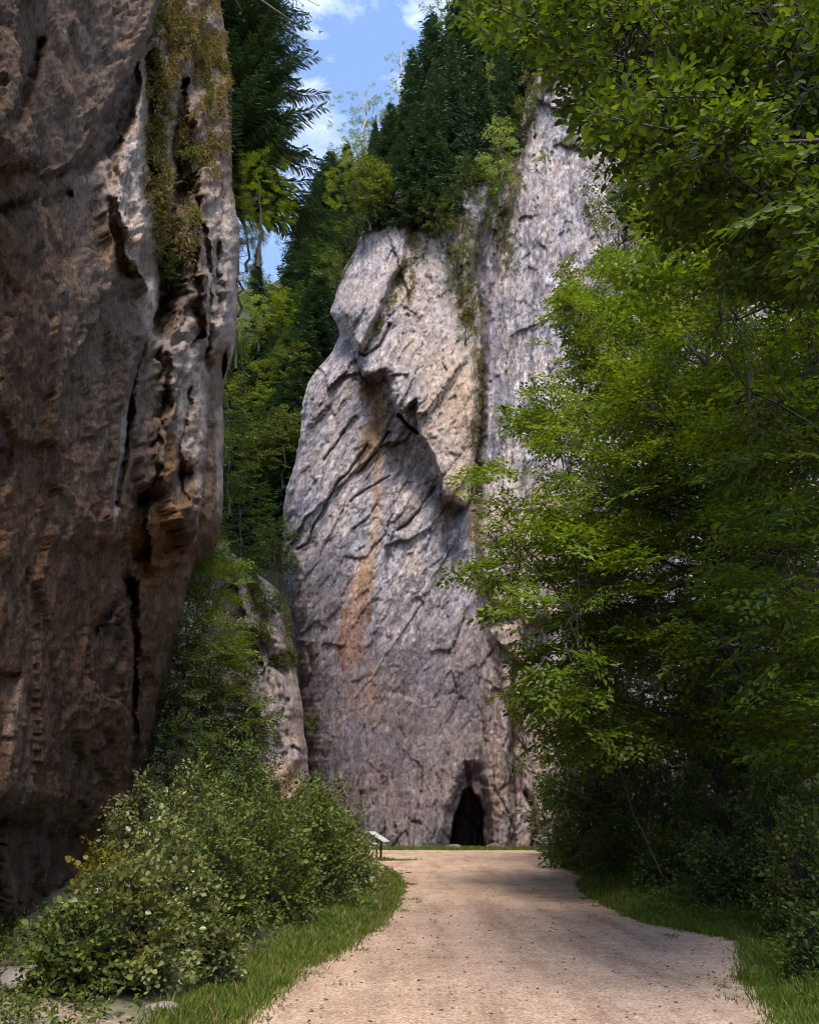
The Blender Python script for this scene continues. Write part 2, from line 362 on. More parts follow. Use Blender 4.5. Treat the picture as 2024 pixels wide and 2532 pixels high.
def pathmat():
    m, n, l = newmat('gravel')
    out = n.new('ShaderNodeOutputMaterial'); b = n.new('ShaderNodeBsdfPrincipled'); tc = n.new('ShaderNodeTexCoord')
    def noise(s, d=6, r=.6):
        t = n.new('ShaderNodeTexNoise'); t.inputs['Scale'].default_value = s; t.inputs['Detail'].default_value = d; t.inputs['Roughness'].default_value = r
        l.new(tc.outputs['Object'], t.inputs[0]); return t.outputs['Fac']
    big = ramp(n, [(.36, (.31, .21, .152)), (.5, (.355, .247, .182)), (.66, (.40, .288, .215))]); l.new(noise(.5, 7, .62), big.inputs[0])
    vo = n.new('ShaderNodeTexVoronoi'); vo.inputs['Scale'].default_value = 55; l.new(tc.outputs['Object'], vo.inputs['Vector'])
    sep = n.new('ShaderNodeSeparateColor'); l.new(vo.outputs['Color'], sep.inputs[0])
    peb = ramp(n, [(0, (.45, .42, .42)), (.12, (.8, .78, .78)), (.5, (1, 1, 1)), (.9, (1.25, 1.25, 1.25)), (1, (1.6, 1.58, 1.55))]); l.new(sep.outputs[0], peb.inputs[0])
    m1 = n.new('ShaderNodeMix'); m1.data_type = 'RGBA'; m1.blend_type = 'MULTIPLY'; m1.inputs[0].default_value = 1
    l.new(big.outputs[0], m1.inputs[6]); l.new(peb.outputs[0], m1.inputs[7])
    med = ramp(n, [(.3, (.8, .76, .74)), (.55, (1.05, 1.05, 1.05)), (.7, (1.12, 1.1, 1.08))]); l.new(noise(3.5, 8, .75), med.inputs[0])
    m2 = n.new('ShaderNodeMix'); m2.data_type = 'RGBA'; m2.blend_type = 'MULTIPLY'; m2.inputs[0].default_value = 1
    l.new(m1.outputs[2], m2.inputs[6]); l.new(med.outputs[0], m2.inputs[7]); tr = n.new('ShaderNodeTexNoise'); tr.inputs['Scale'].default_value = 1; tr.inputs['Detail'].default_value = 5; tr.inputs['Roughness'].default_value = .6
    mpt = n.new('ShaderNodeMapping'); mpt.inputs['Scale'].default_value = (1.6, .22, 1); l.new(tc.outputs['Object'], mpt.inputs[0]); l.new(mpt.outputs[0], tr.inputs[0])
    rt = ramp(n, [(.36, (.78, .75, .72)), (.5, (1, 1, 1)), (.64, (1.14, 1.13, 1.12))]); l.new(tr.outputs['Fac'], rt.inputs[0])
    m5 = n.new('ShaderNodeMix'); m5.data_type = 'RGBA'; m5.blend_type = 'MULTIPLY'; m5.inputs[0].default_value = 1
    l.new(m2.outputs[2], m5.inputs[6]); l.new(rt.outputs[0], m5.inputs[7]); l.new(m5.outputs[2], b.inputs['Base Color'])
    ad = n.new('ShaderNodeMath'); ad.operation = 'MULTIPLY_ADD'; l.new(vo.outputs['Distance'], ad.inputs[0]); ad.inputs[1].default_value = -.6; l.new(noise(12, 6, .7), ad.inputs[2])
    bp = n.new('ShaderNodeBump'); bp.inputs['Strength'].default_value = .7; bp.inputs['Distance'].default_value = .02; l.new(ad.outputs[0], bp.inputs['Height']); l.new(bp.outputs[0], b.inputs['Normal'])
    b.inputs['Roughness'].default_value = .95; b.inputs['Specular IOR Level'].default_value = .15; l.new(b.outputs[0], out.inputs[0]); return m
py_ = np.concatenate([np.linspace(-40, 4, 60), np.linspace(4.1, 20, 220), np.linspace(20.2, 54, 240)])
s_ = np.linspace(0, 1, 60)
LL = edgeL(py_)+.22*fbm(py_*1.3, 0*py_, 0*py_+9, 4)+.10*fbm(py_*5, 0*py_, 0*py_+2, 2); RR = edgeR(py_)+.16*fbm(py_*1.3, 0*py_+4, 0*py_+3, 4)+.05*fbm(py_*6, 0*py_+4, 0*py_, 2)
PX = LL[:, None]+(RR-LL)[:, None]*s_[None]; PY = py_[:, None]+0*PX
PZ = ground_h(PX, PY)+.012+.05*sstep(0, .05, s_[None])*sstep(1, .95, s_[None])*0
PZ += .012*sstep(0, .12, s_[None])*sstep(1, .88, s_[None])
p = mesh('path', np.stack([PX, PY, PZ], -1), grid_quads(len(py_), 60), mat=pathmat(), smooth=True)
tag(p, kind='structure')

# ------------------------------------------------------------------ cliffs
SURF = {}
def sample_surf(name, px, py):
    G, A, B = SURF[name]    # grid positions, px grid, py grid
    py = np.atleast_1d(py); px = np.atleast_1d(px); out = []
    for x, y in zip(px, py):
        i = int(np.argmin(np.abs(B[:, 0]-y))); j = int(np.argmin(np.abs(A[i]-x))); out.append(G[i, j])
    return np.array(out)
def jitter_line(py, amp, seed): return amp*fbm(py*.012+seed, 0*py+seed, 0*py, 5, g=.62)

# --- main pale cliff at the end of the path
rows = np.arange(-260, 2130, 3.2)
Ltab = [(-260, 1380), (-100, 1372), (100, 1350), (160, 1338), (220, 1312), (300, 1285), (400, 1245), (440, 1170), (462, 1110), (482, 1030), (500, 966), (530, 936), (600, 885), (680, 845), (740, 826), (772, 814),
        (800, 832), (830, 838), (880, 812), (940, 765), (990, 748), (1100, 738), (1200, 712), (1260, 700), (1400, 697), (1460, 706), (1560, 728), (1700, 742), (1850, 752), (2130, 770)]
Lr = interp(Ltab, rows)+jitter_line(rows, 14, 3.3)
NCm = 430; Rr = np.full(rows.shape, 2150.)
fix = np.concatenate([np.arange(672, 1420, 3.0), np.linspace(1423, 2150, 180)])[None]
A = np.maximum(fix, Lr[:, None]); B = rows[:, None]+0*A
d0 = A-Lr[:, None]
# domain warp keeps traced borders irregular
wx = A+11*fbm(A*.013, B*.013, 0*A+1, 4, g=.6); wy = B+11*fbm(A*.013, B*.013, 0*A+21, 4, g=.6)
Yb = 57.5-6*sstep(1250, 1900, A)-5*sstep(1700, 2150, A)+3.5*np.exp(-d0/28)+1.0*np.exp(-d0/110)
Yb += .9*sstep(1300, 500, B)
D = np.zeros(A.shape)           # forward relief in metres
pillar = [(880, 830), (925, 780), (960, 690), (1000, 590), (1080, 540), (1150, 560), (1178, 700), (1188, 900), (1182, 1060), (1170, 1200), (1158, 1238), (1145, 1252), (1112, 1240), (1092, 1215), (1084, 1165),
          (1066, 1112), (1040, 1074), (1030, 1062), (1000, 1040), (978, 1010), (962, 960), (950, 912), (925, 925), (900, 930), (888, 905)]
mk = pmask(wx, wy, pillar, 2.5)
D += mk*(.5+2.9*sstep(600, 1000, B))
D -= 2.6*pmask(wx, wy, [(982, 1028), (1010, 1000), (1026, 988), (1031, 1030), (1038, 1072), (1020, 1066), (1000, 1046)], 4)
prow = [(810, 776), (838, 700), (880, 600), (930, 520), (985, 500), (1015, 560), (1000, 640), (965, 700), (935, 770), (895, 868), (870, 835), (842, 806)]
D += pmask(wx, wy, prow, 9)*(.6+2.4*sstep(520, 800, B))
# recess under the pillar
D -= pmask(wx, wy, [(905, 935), (955, 925), (1000, 1050), (1060, 1130), (1085, 1220), (1150, 1262), (1120, 1290), (1040, 1240), (960, 1180), (925, 1060)], 22)*1.2
# cave at the foot
cave = [(1106, 2140), (1112, 2080), (1120, 2040), (1128, 2010), (1140, 1985), (1146, 1955), (1162, 1948), (1172, 1966), (1186, 1972), (1196, 2005), (1192, 2060), (1200, 2140)]
D -= lmask(wx, wy, [(1152, 1890), (1158, 1915), (1162, 1950)], 5)*.7; D -= pmask(wx, wy, [(1085, 2140), (1110, 2000), (1150, 1900), (1175, 1900), (1215, 2000), (1230, 2140)], 22)*1.3
D -= pmask(wx, wy, cave, 4)*9
D += pmask(wx, wy, [(1166, 2140), (1164, 2070), (1170, 2030), (1182, 2060), (1184, 2140)], 4)*2.0
# right face and the vegetated gully between it and the pillar
face = [(1340, 100), (1310, 330), (1262, 520), (1215, 700), (1200, 900), (1190, 1150), (1180, 1400), (1230, 1500), (1320, 1540), (1500, 1500), (2200, 1500), (2200, -400), (1360, -400)]
D += pmask(wx, wy, face, 10)*1.8
D -= lmask(wx, wy, [(1240, 430), (1200, 560), (1172, 700), (1184, 900), (1180, 1080), (1172, 1240)], 13)*1.8
D -= lmask(wx, wy, [(1120, 530), (1110, 620), (1125, 720), (1160, 850)], 16)*.9
D -= lmask(wx, wy, [(1165, 1250), (1190, 1500), (1230, 1700), (1200, 1900)], 12)*.8
D += pmask(wx, wy, [(1385, 690), (1400, 655), (1436, 662), (1440, 740), (1400, 790), (1375, 760)], 5)*1.1
# right lower columns
D += pmask(wx, wy, [(1215, 1560), (1330, 1500), (1420, 1560), (1420, 2140), (1215, 2140), (1205, 1960), (1190, 1900)], 14)*1.6
D -= lmask(wx, wy, [(1270, 1640), (1262, 1800), (1268, 1990), (1262, 2120)], 7)*1.2
D -= lmask(wx, wy, [(1300, 1960), (1320, 2010), (1316, 2120)], 6)*1.0
# long slanting ledges and cracks
for ln, w, dep in (([(738, 1362), (762, 1345), (775, 1300), (800, 1250), (835, 1195), (880, 1140), (905, 1100)], 5, 1.3), ([(880, 1168), (920, 1130), (948, 1085), (958, 1070)], 6, 1.5),
                   ([(800, 1140), (830, 1100), (850, 1065), (880, 1030)], 5, 1.1), ([(982, 1312), (1010, 1290), (1040, 1255), (1070, 1205)], 6, 1.2), ([(868, 1240), (900, 1210), (960, 1180)], 5, .8),
                   ([(870, 1310), (905, 1290), (930, 1250)], 4, .7), 
                   ([(900, 1190), (940, 1130), (975, 1100)], 4, .6), ([(1095, 1300), (1090, 1420), (1080, 1520)], 5, .6), ([(760, 1600), (770, 1660), (755, 1700)], 6, .7),
                   ([(1100, 1270), (1105, 1380)], 5, .7), ([(890, 870), (905, 880), (940, 850), (960, 800)], 6, 1.0), ([(770, 1960), (800, 2050)], 8, .7), ([(890, 1960), (885, 2050)], 6, .6)):
    ll = np.array(ln, float); D -= .6*dep*lmask(wx, wy, ln, w*.45); D -= .25*dep*lmask(wx, wy, ll+[5, 7], w*1.5)
P = at(A, B, Yb); Pn = at(A, B, 57.5-6*sstep(1250, 1900, A)-5*sstep(1700, 2150, A))
X_, Z_ = Pn[..., 0], Pn[..., 2]
# two sets of strata: upright, and slanting up to the right on the lower left face
slant = sstep(560, 900, B)*sstep(2000, 1700, B)*sstep(1230, 1120, A+0*B)
def strata(ang):
    U = X_*cos(ang)-Z_*sin(ang); V = X_*sin(ang)+Z_*cos(ang)
    jx = U+.35*fbm(X_*.7, 0*X_, Z_*.7, 4, g=.6); jv = V+.8*fbm(X_*.5, 0*X_+9, Z_*.5, 4, g=.6)
    d = .55*ridged(U*.26, 0*U+3, V*.05, 3)-.3
    f, e = facets(jx*.22, 0*U+.5, jv*.07, 1.6); d += 1.0*f
    f, e = facets(jx*.6, 0*U+3.5, jv*.2, 1.6); d += .44*f-.07*np.exp(-(e/.05)**2)
    f, e = facets(jx*1.5, 0*U+7.5, jv*.5, 1.6); d += .24*f-.03*np.exp(-(e/.08)**2)
    d += .10*ridged(U*2.4, 0*U+9, V*.7, 3, g=.8)+.16*ridged(U*1.1, 0*U+19, V*.12, 4, g=.7)
    return d*(1 if ang < .3 else .72), U, V
d1, U1, V1 = strata(.06); d2, U2, V2 = strata(.52)
calm = 1-.55*pmask(wx, wy, face, 30)*sstep(1500, 1200, B)-.35*sstep(1350, 1600, B)*sstep(1230, 1150, A)
D += .9*fbm(X_*.1, 0*X_, Z_*.06, 3)+(d1*(1-slant)+d2*slant)*calm+(1-calm)*(.5*ridged(U1*.9, 0*U1+4, V1*.06, 4, g=.7)+.25*ridged(U1*2.2, 0*U1+4, V1*.3, 3, g=.7))
U, Vv = U1, V1
rough = .5+.8*pmask(wx, wy, [(1190, 1250), (1350, 1250), (1350, 2140), (1190, 2140)], 30)+.5*mk
D += .2*rough*fbm(X_*2.2, 0*X_, Z_*1.5, 3, g=.7)
P[..., 1] -= D
P = at(A, B, P[..., 1])
# wrap the left flank backwards so the cliff has thickness
K = 14; back = []
for k in range(K, 0, -1):
    q = P[:, 0].copy(); t = k/K
    q[:, 1] += 26*t**1.3; q[:, 0] += 3.5*t+1.2*fbm(q[:, 1]*.2, q[:, 2]*.2, 0*q[:, 0]+5, 3)*t; back.append(q)
G = np.concatenate([np.stack(back, 1), P], 1)
SURF['main'] = (P, A, B)
# colours (stains, lichens, moss)
def mixc_(c, m, col, a=1.0): return c+(np.array(col)-c)*(np.clip(m, 0, 1)*a)[..., None]
n_a = fbm(U*.5, 0*U, Vv*.12, 4); n_b = fbm(U1*1.3, 0*X_+2, V1*.4, 5, g=.72)*(1-slant)+fbm(U2*1.3, 0*X_+2, V2*.4, 5, g=.72)*slant; n_d = fbm(U1*2.6, 0*X_+6, V1*.9, 3, g=.8)*(1-slant)+fbm(U2*2.6, 0*X_+6, V2*.9, 3, g=.8)*slant; n_c = fbm(X_*.12, 0*X_, Z_*.12, 3)
C = np.zeros(A.shape+(3,))+np.array([.34, .315, .32])
C = mixc_(C, sstep(-.1, .3, n_a), (.43, .395, .385), .8)
C = mixc_(C, sstep(.05, .4, n_b), (.52, .50, .50), .7)
C = mixc_(C, sstep(.0, .35, -n_c+.3*n_b), (.30, .285, .31), .5)
C = mixc_(C, sstep(.02, .25, fbm(U1*1.1, 0*X_+8, V1*.07, 4)*(1-slant)+fbm(U2*1.1, 0*X_+8, V2*.1, 4)*slant), (.16, .15, .18), .7)     # dark water streaks
C = mixc_(C, sstep(.08, .24, n_d), (.14, .13, .15), .8); C = mixc_(C, sstep(.10, .28, -n_d), (.62, .60, .61), .7)
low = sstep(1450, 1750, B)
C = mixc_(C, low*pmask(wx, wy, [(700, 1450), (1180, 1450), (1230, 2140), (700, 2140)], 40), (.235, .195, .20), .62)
C = mixc_(C, pmask(wx, wy, [(770, 1340), (835, 1330), (860, 1420), (850, 1520), (815, 1570), (785, 1480)], 22), (.20, .18, .19), .75)
tn = pmask(wx, wy, [(1060, 860), (1180, 860), (1176, 1250), (1110, 1260), (1070, 1110), (1040, 1040)], 25)
C = mixc_(C, tn*sstep(-.4, .2, n_b+.2), (.47, .36, .255), .75)
C = mixc_(C, pmask(wx, wy, [(960, 650), (1160, 600), (1180, 900), (1060, 1000), (980, 900)], 40), (.43, .37, .31), .5)
C = mixc_(C, pmask(wx, wy, [(1200, 1260), (1400, 1200), (1400, 2140), (1215, 2140), (1190, 1600)], 30)*sstep(-.3, .3, n_a+.25), (.40, .31, .255), .75)
C = mixc_(C, pmask(wx, wy, [(1165, 1230), (1200, 1240), (1195, 1380), (1160, 1330)], 12), (.45, .31, .2), .6)
org = pmask(wx, wy, [(875, 1430), (905, 1420), (926, 1440), (924, 1500), (905, 1560), (880, 1640), (850, 1670), (832, 1640), (838, 1570), (850, 1500)], 20)
org = sstep(.25, .75, org+.9*n_b+.5*n_d); C = mixc_(C, org, (.36, .20, .12), .68); C = mixc_(C, org*sstep(0, .2, n_d), (.22, .12, .08), .6)
C = mixc_(C, pmask(wx, wy, [(850, 1600), (910, 1560), (935, 1700), (960, 1790), (900, 1800), (850, 1720)], 22)*sstep(-.2, .2, n_b+.1), (.34, .21, .15), .6)
for ln, w in (([(925, 965), (930, 1050), (915, 1120)], 16), ([(940, 1000), (932, 1200), (925, 1320), (915, 1450)], 9), ([(905, 1060), (890, 1150)], 12), ([(900, 1380), (890, 1480)], 16)):
    C = mixc_(C, lmask(wx, wy, ln, w)*sstep(-.5, .1, n_b), (.42, .27, .14), .8)
C = mixc_(C, lmask(wx, wy, [(1010, 1120), (1012, 1250), (1020, 1400)], 22), (.36, .31, .24), .5)
C = mixc_(C, lmask(wx, wy, [(1230, 780), (1225, 860), (1235, 920), (1260, 1080)], 20)*sstep(-.2, .2, n_b+.15), (.12, .12, .15), .7)
moss = 0
for ln, w in (([(1000, 640), (975, 730), (940, 790), (905, 860)], 13), ([(1290, 380), (1250, 500), (1245, 600), (1255, 660)], 26), ([(1180, 860), (1185, 1000), (1170, 1100)], 14), ([(1330, 200), (1300, 330), (1255, 470)], 16), ([(1010, 740), (1022, 700), (1015, 640)], 8),
              ([(1150, 560), (1140, 700), (1165, 800)], 30), ([(1015, 560), (1030, 640)], 22), ([(840, 600), (930, 510)], 16), ([(1260, 1720), (1280, 1800)], 15), ([(1090, 570), (1000, 560)], 18), ([(1400, 350), (1470, 370)], 14)):
    moss = np.maximum(moss, lmask(wx, wy, ln, w))
mossm = moss*sstep(-.25, .1, n_b+.2*n_a)
C = mixc_(C, mossm, (.15, .13, .045), .85)
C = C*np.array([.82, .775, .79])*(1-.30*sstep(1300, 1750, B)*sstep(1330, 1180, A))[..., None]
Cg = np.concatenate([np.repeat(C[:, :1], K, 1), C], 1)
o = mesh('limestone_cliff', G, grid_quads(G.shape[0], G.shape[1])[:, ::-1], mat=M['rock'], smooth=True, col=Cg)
tag(o, 'tall pale limestone cliff with an orange stain, closing the end of the path', 'cliff')
MOSS_MAIN = mossm

# --- shorter rock wall left of it, behind the bushes
rows = np.arange(1340, 2140, 4.0)
Rr = interp([(1340, 560), (1380, 590), (1420, 640), (1460, 690), (1520, 712), (1600, 724), (1700, 740), (1800, 752), (1900, 762), (2140, 780)], rows)+jitter_line(rows, 14, 8.1)
Lr = np.full(rows.shape, 250.)
NCb = 130; s = np.linspace(0, 1, NCb)[None]; A = Lr[:, None]+(Rr-Lr)[:, None]*s; B = rows[:, None]+0*A
Yb = 48.5-3*sstep(520, 300, A)+3.5*np.exp((A-Rr[:, None])/22.)+2.0*sstep(1560, 1340, B)
wx = A+10*fbm(A*.013, B*.013, 0*A+4, 4); wy = B+10*fbm(A*.013, B*.013, 0*A+14, 4)
P = at(A, B, Yb); X_, Z_ = P[..., 0], P[..., 2]
D = 1.1*ridged(X_*.35, 0*X_, Z_*.12, 4)+.4*fbm(X_*1.2, 0*X_, Z_*.6, 4, g=.65)
D *= .35+.9*sstep(540, 610, wx)
D += pmask(wx, wy, [(500, 1900), (520, 1720), (580, 1660), (680, 1640), (740, 1760), (760, 2000)], 10)*1.2
D -= lmask(wx, wy, [(600, 1400), (640, 1500), (655, 1620), (700, 1660)], 12)*1.0
jx = X_+.35*fbm(X_*.7, 0*X_, Z_*.7, 4, g=.6)
for fs, fz, am in ((.3, .12, 1.0), (.8, .35, .5), (2.0, .9, .2)):
    f, e = facets(jx*fs, 0*X_+fs, Z_*fz, 1.6); D += am*f-.2*am*np.exp(-(e/.06)**2)
P = at(A, B, Yb-D)
back = []
for k in range(1, 13):
    q = P[:, -1].copy(); t = k/12; q[:, 1] += 16*t; q[:, 0] -= 2.0*t; back.append(q)
topb = []
G = np.concatenate([P, np.stack(back, 1)], 1)
SURF['low'] = (P, A, B)
n_b = fbm(X_*1.2, 0*X_+2, Z_*.6, 4, g=.65)
C = np.zeros(A.shape+(3,))+np.array([.28, .21, .17]); C = mixc_(C, sstep(-.2, .3, n_b), (.36, .29, .245), .8)
C = mixc_(C, sstep(580, 640, wx)*sstep(-.3, .2, n_b-.1)*.8, (.22, .18, .17), .6)
C = mixc_(C, pmask(wx, wy, [(520, 1720), (640, 1640), (700, 1760), (700, 1960), (540, 1900)], 25), (.25, .215, .22), .6)
mm = np.maximum(lmask(wx, wy, [(620, 1420), (640, 1500), (650, 1570)], 22), lmask(wx, wy, [(690, 1470), (715, 1560), (720, 1640)], 14))
MOSS_LOW = mm*sstep(-.3, .1, n_b); C = mixc_(C, MOSS_LOW, (.12, .11, .04), .85)
C = mixc_(C, pmask(wx, wy, [(640, 1890), (740, 1880), (745, 2000), (650, 1990)], 15), (.36, .24, .13), .6)
Cg = np.concatenate([C, np.repeat(C[:, -1:], 12, 1)], 1)
o = mesh('rock_wall', G, grid_quads(G.shape[0], G.shape[1])[:, ::-1], mat=M['rock'], smooth=True, col=Cg)
tag(o, 'lower pinkish rock wall with mossy cracks, left of the pale cliff behind the bushes', 'rock wall')

# --- dark overhanging cliff on the left
rows = np.arange(-700, 2620, 4.5)
Rtab = [(-700, 520), (-200, 552), (0, 540), (60, 552), (130, 560), (200, 566), (280, 572), (400, 566), (480, 580), (560, 588), (640, 584), (720, 582), (800, 578), (880, 552), (960, 545), (1040, 548), (1120, 550), (1200, 545), (1290, 538),
        (1325, 520), (1350, 490), (1372, 468), (1420, 460), (1500, 446), (1600, 424), (1700, 404), (1800, 384), (1900, 362), (1980, 350), (2060, 340), (2200, 336), (2620, 330)]
Rr = interp(Rtab, rows)+jitter_line(rows, 9, 5.5)
NCl = 250; s = np.linspace(0, 1, NCl)[None]
A = -420+(Rr[:, None]+420)*s; B = rows[:, None]+0*A
uu = np.clip(A/Rr[:, None], -1, 1)
Yb = 9.5+20.5*np.maximum(uu, 0)**1.3+8.0*np.minimum(uu, 0)
wx = A+17*fbm(A*.018, B*.012, 0*A+6, 6, g=.68); wy = B+22*fbm(A*.018, B*.012, 0*A+16, 6, g=.68)
Yb += 2.2*np.exp((A-Rr[:, None])/9.)
# upper roof block hanging nearer, and the main front mass
roof = [(-600, -900), (420, -900), (405, -200), (398, 0), (372, 60), (345, 130), (318, 180), (280, 240), (240, 300), (225, 350), (180, 408), (120, 425), (40, 440), (-600, 520)]
front = [(-600, 440), (120, 425), (178, 418), (215, 425), (290, 380), (330, 300), (352, 210), (352, 330), (360, 470), (362, 560), (352, 640), (362, 700), (383, 760), (380, 830), (350, 900), (322, 975), (305, 1080),
         (296, 1180), (285, 1290), (262, 1400), (300, 1450), (330, 1540), (322, 1700), (332, 1860), (320, 2000), (330, 2640), (-600, 2640)]
Y0 = 9.5+20.5*np.maximum(uu, 0)**1.3+8.0*np.minimum(uu, 0)
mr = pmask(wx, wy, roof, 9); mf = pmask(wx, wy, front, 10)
Yb = Yb*(1-mr*(.20-.04*np.clip(A/400, 0, 1)))
Yb = Yb*(1-(mf*(1-mr))*(.06+.05*sstep(1500, 700, B)))
Yb -= .10*Yb*pmask(wx, wy, [(345, 160), (350, 400), (362, 560), (340, 690), (300, 640), (270, 500), (290, 380), (325, 290)], 14)*(1-mr)
# ribs of the back buttress
for poly, am, so_ in (([(470, 240), (560, 200), (590, 560), (585, 860), (520, 900), (470, 760), (480, 500)], 1.6, 12), ([(420, 860), (500, 840), (508, 1100), (482, 1330), (450, 1400), (380, 1400), (380, 1150), (410, 1000)], 1.5, 8),
                      ([(500, 900), (560, 860), (560, 1330), (500, 1380), (480, 1320), (508, 1120)], -1.1, 5), ([(350, 900), (400, 860), (410, 1000), (370, 1120), (320, 1120)], -.8, 10), ([(330, 1400), (440, 1360), (460, 1500), (380, 2100), (322, 2100)], .9, 12),
                      ([(300, 830), (470, 800), (470, 960), (300, 1000)], .7, 25)):
    Yb -= am*pmask(wx, wy, poly, so_)
for ln, w, dep in (([(365, 150), (372, 300), (365, 480)], 12, 1.6), ([(455, 200), (440, 330), (445, 450)], 13, 1.8), ([(440, 480), (420, 560), (400, 640), (395, 760), (385, 820)], 22, 2.6), ([(405, 640), (415, 740), (395, 800)], 20, 2.0),
                   ([(372, 820), (340, 900), (322, 970), (318, 1060), (285, 1250)], 8, 2.2), ([(240, 1560), (330, 1440), (335, 1600), (325, 1850), (318, 1960)], 11, 1.8), ([(470, 960), (445, 1100), (440, 1250)], 6, .8), ([(350, 1230), (400, 1225), (450, 1180)], 22, 1.5),
                   ([(180, 470), (60, 520), (-60, 560)], 12, .6), ([(490, 560), (520, 700), (515, 860)], 8, .9), ([(540, 600), (535, 800)], 7, .8), ([(100, 100), (60, 250), (20, 330)], 14, .7)):
    Yb += dep*lmask(wx, wy, ln, w)
P = at(A, B, Yb); Pn = at(A, B, Y0)
X_, Yw, Z_ = Pn[..., 0], Pn[..., 1], Pn[..., 2]
sc = .35+.65*np.clip(Y0/30., .2, 1)                     # relief grows with the size of the features far along the wall
# rough strata: strike runs down to the left
Ua = Yw*.8-X_*.5; q1 = Ua*.72-Z_*.69; q2 = Ua*.69+Z_*.72
ja = q1+.3*fbm(X_*.9, Yw*.9, Z_*.9, 4, g=.6); jb = q2+.3*fbm(X_*.9+7, Yw*.9, Z_*.9, 4, g=.6)
D = .25*ridged(q1*.22, X_*.1, q2*.12, 3)
f, e = facets(ja*.3, X_*.12, jb*.16, 1.6); D += .75*f
f, e = facets(ja*.9, X_*.3, jb*.5, 1.6); D += .30*f-.06*np.exp(-(e/.06)**2)
f, e = facets(ja*2.4, X_*.8, jb*1.5, 1.6); D += .12*f-.03*np.exp(-(e/.08)**2)
D += .07*ridged(q1*3.2, X_*2, q2*1.9, 4, g=.75)+.06*fbm(q1*8, X_*6, q2*6, 3, g=.7)
Pc = at(A, B, 28.); xf = Pc[..., 0]+.3*fbm(Pc[..., 0]*.9, 0*A, Pc[..., 2]*.9, 4, g=.6); zf = Pc[..., 2]+.5*fbm(Pc[..., 0]*.7+5, 0*A, Pc[..., 2]*.7, 4, g=.6)
Df = 0
for fa, fz, am in ((.35, .14, .8), (.9, .36, .5), (2.3, 1.0, .24)):
    f, e = facets(xf*fa, 0*A+fa, zf*fz, 1.6); Df = Df+am*f-.12*am*np.exp(-(e/.07)**2)
Df = Df+.22*ridged(xf*1.8, 0*A+2, zf*.45, 4, g=.7)+.18*fbm(xf*3.5, 0*A, zf*2.2, 3, g=.75)
wf = sstep(13, 23, Y0); D = D*(1-wf)+Df*wf
for _k in range(1): D[:, 1:-1] = .25*D[:, :-2]+.5*D[:, 1:-1]+.25*D[:, 2:]
gy = np.abs(np.gradient(Yb, axis=1)); gy = np.maximum(gy, np.roll(gy, 1, 1)); gy = np.maximum(gy, np.roll(gy, -2, 1)); D *= (sc*(1-wf)+wf)/(1+(gy/.42)**2); D = D+(.14*fbm(xf*3.2, 0*A+8, zf*1.8, 4, g=.75)+.10*ridged(xf*2.4, 0*A+5, zf*.9, 3, g=.7))*(.25+.75*wf)
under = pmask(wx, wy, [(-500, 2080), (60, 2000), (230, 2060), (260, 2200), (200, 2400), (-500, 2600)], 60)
D -= .55*under*(1+fbm(Yw*.6, X_, Z_*.8, 3))
P += D[..., None]*np.array([.72, -.66, -.12])
back = []
for k in range(1, 17):
    q = P[:, -1].copy(); t = k/16; q[:, 1] += 14*t**1.2; q[:, 0] -= 9*t**1.8; q[:, :2] += .7*fbm(q[:, 1]*.4, q[:, 2]*.3, 0*q[:, 0]+5, 3)[:, None]*t; back.append(q)
lft = []
for k in range(4, 0, -1):
    q = P[:, 0].copy(); q[:, 0] -= 6*k; q[:, 1] -= 4*k; lft.append(q)
G = np.concatenate([np.stack(lft, 1), P, np.stack(back, 1)], 1)
# cap
SURF['left'] = (P, A, B)
n_a = fbm(q1*.4, X_*.2, q2*.18, 4); n_b = fbm(q1*1.6, X_, q2*.8, 4, g=.65); n_c = fbm(q1*.15, X_*.1, q2*.1, 3)
C = np.zeros(A.shape+(3,))+np.array([.135, .088, .054])
C = mixc_(C, sstep(-.1, .3, n_a), (.20, .135, .085), .8)
C = mixc_(C, sstep(.05, .35, n_c+.4*n_b), (.20, .105, .045), .6)
C = mixc_(C, sstep(.1, .35, n_b), (.25, .205, .165), .6)
C = mixc_(C, sstep(.05, .35, fbm(Yw*.8, X_, Z_*.12, 4)), (.055, .045, .038), .5)
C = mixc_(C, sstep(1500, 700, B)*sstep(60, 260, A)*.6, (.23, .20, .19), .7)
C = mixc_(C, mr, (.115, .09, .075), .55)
C = mixc_(C, (1-mf)*(1-mr)*sstep(1300, 800, B), (.20, .17, .155), .8)
